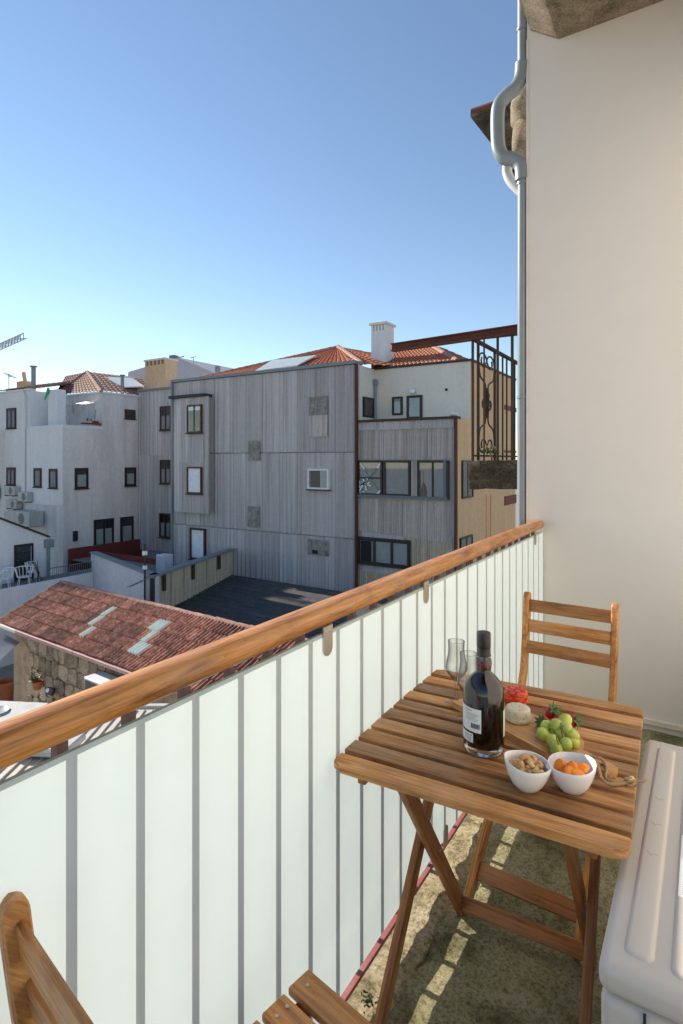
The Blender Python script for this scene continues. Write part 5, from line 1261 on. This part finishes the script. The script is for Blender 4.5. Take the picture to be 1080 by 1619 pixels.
for j in range(5):
    for i in range(45):
        gl_ = (i, j) in glass_cells
        m = rot @ Matrix.Translation((i*TWd + random.uniform(-.006, .006), j*TLn + random.uniform(-.008, .008), random.uniform(0, .006))) @ Matrix.Rotation(random.uniform(-.015, .015), 4, 'Z') @ Matrix.Rotation(random.uniform(-.012, .012), 4, 'Y')
        link('glass_tile' if gl_ else 'roof_tile', tgl if gl_ else tme, 'glass_tile' if gl_ else 'old_tile', sh, None, m)
mb = MB(); rr = .085; A = []
for y, s_ in ((0, 1.06), (.38, .9)):
    A.append([mb.bm.verts.new((y, rr*s_*math.cos(R(180*k/8)), rr*s_*math.sin(R(180*k/8)))) for k in range(9)]); A.append([mb.bm.verts.new((y, rr*s_*.8*math.cos(R(180*k/8)), rr*s_*.8*math.sin(R(180*k/8)))) for k in range(9)])
for i in range(8):
    for a, b in ((0, 2), (1, 3), (0, 1), (2, 3)): mb.bm.faces.new((A[a][i], A[a][i+1], A[b][i+1], A[b][i]))
bmesh.ops.recalc_face_normals(mb.bm, faces=mb.bm.faces[:]); rme = bpy.data.meshes.new('ridge_tile'); mb.bm.to_mesh(rme); mb.bm.free()
for k in range(28): link('ridge_tile', rme, 'ridge_tile', sh, 50, Matrix.Translation((k*.37, run + random.uniform(-.01, .01), rise - .01 + random.uniform(0, .01))) @ Matrix.Rotation(random.uniform(-.04, .04), 4, 'Z'))
u_ = -.05
for L_, m_ in ((1.25, 'cream'), (2.9, 'pink_metal'), (2.6, 'pink_metal'), (3.5, 'pink_metal')):
    part(lambda m: m.box((u_, -.10, -.075), (u_ + L_ - .01, -.015, .012), .008), 'gutter', m_, sh); u_ += L_
part(lambda m: m.prism([(.02, -.02, -.05), (.02, run, rise - .06), (.02, run, rise - .16), (.02, -.02, -.15)], (.06, 0, 0)), 'gable_board', 'cream', sh)
# granite stones of the front wall (starts right of the green door)
def stone_piece(x0, z0, x1, z1, k):
    mb = MB(); w_, h_ = x1-x0, z1-z0; poly = []
    for i in range(9):
        a = 2*math.pi*(i + .5)/9; c_, s_ = math.cos(a), math.sin(a); q_ = (abs(c_)**5 + abs(s_)**5)**(-1/5)
        poly.append((w_/2*c_*q_*random.uniform(.94, 1.03), h_/2*s_*q_*random.uniform(.94, 1.03)))
    f = [mb.bm.verts.new((x*.95, -.04 - random.uniform(0, .02), z*.95)) for x, z in poly]; m1 = [mb.bm.verts.new((x, -.03, z)) for x, z in poly]; bk = [mb.bm.verts.new((x, .03, z)) for x, z in poly]
    n = len(poly); mb.bm.faces.new(f)
    for A_, B_ in ((f, m1), (m1, bk)):
        for i in range(n): mb.bm.faces.new((A_[i], A_[(i+1) % n], B_[(i+1) % n], B_[i]))
    mb.build('stone', 'granite', sh, 40, (x0 + w_/2, .30, z0 + h_/2))
z = -2.6; k = 0
while z < -.2:
    h_ = random.uniform(.30, .46); h_ = min(h_, -.06 - z) if z + h_ > -.2 else h_; x = 1.12
    while x < 6.6:
        w_ = random.choice((.28, .36, .45, .58, .7))*random.uniform(.9, 1.1)
        if w_ < .4 and random.random() < .35 and h_ > .3:
            stone_piece(x, z, x + w_, z + h_*.5, k); stone_piece(x, z + h_*.5, x + w_, z + h_, k)
        else: stone_piece(x, z + random.uniform(-.03, .03), x + w_, z + h_ + random.uniform(-.03, .03), k)
        x += w_; k += 1
    z += h_
# green glazed door, awning, pot, lamp, grille on the cottage
inv = (Matrix.Translation(E1) @ Matrix.Rotation(math.atan2(ru.y, ru.x), 4, 'Z')).inverted()
gw = Wall(E1 + rn*.25, ru, -rn)
gd = gw.rect((3, 1010, 33, 1110)); 
gdo = part(lambda m: [gw.box(m, *r, .0, .08) for r in ((gd[0], gd[1], gd[0] + .06, gd[3]), (gd[2] - .07, gd[1], gd[2], gd[3]), (gd[0], gd[1], gd[2], gd[1] + .07), (gd[0], (gd[1]+gd[3])/2 - .03, gd[2], (gd[1]+gd[3])/2 + .03), ((gd[0]+gd[2])/2 - .03, gd[1], (gd[0]+gd[2])/2 + .03, gd[3]))], 'door', 'frame', sh)
part(lambda m: gw.box(m, gd[0], gd[1], gd[2], gd[3], .02, .03), 'pane', 'green_glass', gdo); part(lambda m: gw.box(m, gd[0], gd[1], gd[2], gd[3], -.01, .005), 'curtain', 'curtain', gdo)
aw = thing('awning', 'grey striped cloth awning over the green glass door', 'awning', E1, math.atan2(ru.y, ru.x))
q = [inv @ p for p in (gw.o + gw.u*gw.uv(31, 1012)[0] + gw.n*.05 + Vector((0, 0, gw.uv(31, 1012)[1])), gw.o + gw.u*gw.uv(-10, 990)[0] + gw.n*.05 + Vector((0, 0, gw.uv(-10, 990)[1])))]
mb = MB(); P_ = [onD(8, 1003, 16.1), onD(31, 1014, 15.6), onD(-2, 1046, 14.4), onD(-28, 1030, 14.9)]
P_ = [inv @ p for p in P_]; n = 18; A = []
for i in range(n+1):
    t = i/n; dz = Vector((0, 0, -.03*(i % 2))); A.append([mb.bm.verts.new(p) for p in (P_[0].lerp(P_[1], t) + dz, P_[3].lerp(P_[2], t) + dz, P_[3].lerp(P_[2], t) + dz - Vector((0, 0, .02)), P_[0].lerp(P_[1], t) + dz - Vector((0, 0, .02)))])
for a, b in zip(A, A[1:]):
    for j in range(4): mb.bm.faces.new((a[j], a[(j+1) % 4], b[(j+1) % 4], b[j]))
mb.build('cloth', 'awning', aw); part(lambda m: m.tube([P_[3], P_[2]], .03, 6), 'front_bar', 'white_metal', aw)
fp = thing('flower_pot', 'flowering plant in a pot hung on the granite wall', 'flower pot', onY(57, 1076, 8.55)); 
part(lambda m: m.lathe([(0, -.22), (.09, -.22), (.14, 0), (.125, 0), (.1, -.15), (0, -.15)], 14, (.06, 0, 0)), 'pot', 'terracotta', fp, 40)
part(lambda m: leafclump(m, (.0, -.03, .05), 80, .17, .075), 'leaves', 'leaf', fp); part(lambda m: leafclump(m, (-.02, -.05, .1), 36, .17, .05), 'blossoms', 'blossom', fp)
wlp = thing('wall_lamp', 'black floodlight with white lens on the granite wall', 'lamp', onY(80, 1093, 8.5)); part(lambda m: m.box((-.13, -.05, -.09), (.13, .05, .09), .02), 'case', 'black_metal', wlp); part(lambda m: m.lathe([(0, .0), (.055, .0), (.05, .012), (0, .018)], 14), 'lens', 'lamp_face', wlp, 40)
for o in wlp.children:
    if o.name.startswith('lens'): o.rotation_euler = (R(75), 0, R(20)); o.location = (-.05, -.055, .01)
wlp.rotation_euler = (R(-25), 0, 0)
gt_ = thing('courtyard_railing', 'black iron courtyard railing in front of the green door', 'railing', E1 + rn*(-.6) + Vector((0, 0, -2.9)), math.atan2(ru.y, ru.x))
mb = MB()
for k in range(9): mb.tube([(-1.2 + k*.28, 0, 0), (-1.2 + k*.28, 0, .95)], .016, 5)
for zz in (.1, .95): mb.tube([(-1.2, 0, zz), (1.05, 0, zz)], .025, 5)
mb.build('rail', 'black_metal', gt_)
tp = thing('terracotta_pot', 'large terracotta pot in the shaded courtyard at the left edge', 'flower pot', onZ(8, 1105, -5.95)); part(lambda m: m.lathe([(0, 0), (.2, 0), (.3, .5), (.33, .5), (.33, .56), (.27, .56), (.25, .4), (0, .4)], 18), 'pot', 'terracotta', tp, 40)
# condenser beside the cottage wall
acw = Wall(E1 + rn*.18, ru, -rn); condenser('pale condenser under the cottage eave beside the granite wall', (165, 1059, 205, 1095), acw, .45, 'condensers on the granite cottage', 'white_metal')

# ---------------- flat beige roof and metal box just below our balcony
br = far('beige_roof', 'flat beige ribbed roof directly below the handrail', 'roof')
bz_ = -1.3
ka, kb = onZ(-90, 1121, bz_), onZ(340, 1117.5, bz_)
poly = [ka, kb, Vector((-1.25, kb.y - 1.0, bz_)), Vector((-1.25, -3, bz_)), Vector((-9.5, -3, bz_))]
part(lambda m: m.prism(poly, (0, 0, -.12)), 'roof_sheet', 'beige_roof', br)
kd = (kb - ka).normalized(); kn_ = Vector((kd.y, -kd.x, 0)); mb = MB(); Lk = (kb - ka).length
for k in range(34):
    a = ka + kd*(Lk*(k + .5)/34) + Vector((0, 0, .008)); mb.tube([a + kn_*.08, a + kn_*4.2], .009, 4)
stuff(mb.build('seams', 'beige_roof', br))
part(lambda m: m.prism([ka - kn_*.03 + Vector((0, 0, -.14)), kb - kn_*.03 + Vector((0, 0, -.14)), kb - kn_*.03 + Vector((0, 0, .03)), ka - kn_*.03 + Vector((0, 0, .03))], kn_*.06), 'edge_trim', 'ac_old', br)
part(lambda m: m.prism([p - Vector((0, 0, .13)) for p in (ka + kn_*.2, kb + kn_*.2, Vector((-1.3, kb.y - 1.2, bz_)), Vector((-1.3, -2.9, bz_)), Vector((-9.4, -2.9, bz_)))], (0, 0, -4.6)), 'wall', 'white_house_clean', br)
def vent(label, px, py, rz, s_, z):
    p = onZ(px, py, bz_); c = thing('roof_vent', label, 'vent', (p.x, p.y, bz_ + .03), rz, 'metal vents on the beige roof')
    part(lambda m: m.box((-.42*s_, -.3*s_, 0), (.42*s_, .3*s_, z), .02), 'case', 'ac_old', c)
    part(lambda m: m.lathe([(0, z + .006), (.09*s_, z + .006), (.12*s_, z + .02), (.14*s_, z)], 18), 'outlet', 'zinc', c, 40)
    return c
vent('white metal vent box with round outlet at the left edge', -6, 1146, .45, 1.0, .10); vent('bright metal vent box glimpsed below the handrail', 80, 1188, .45, .62, .08)
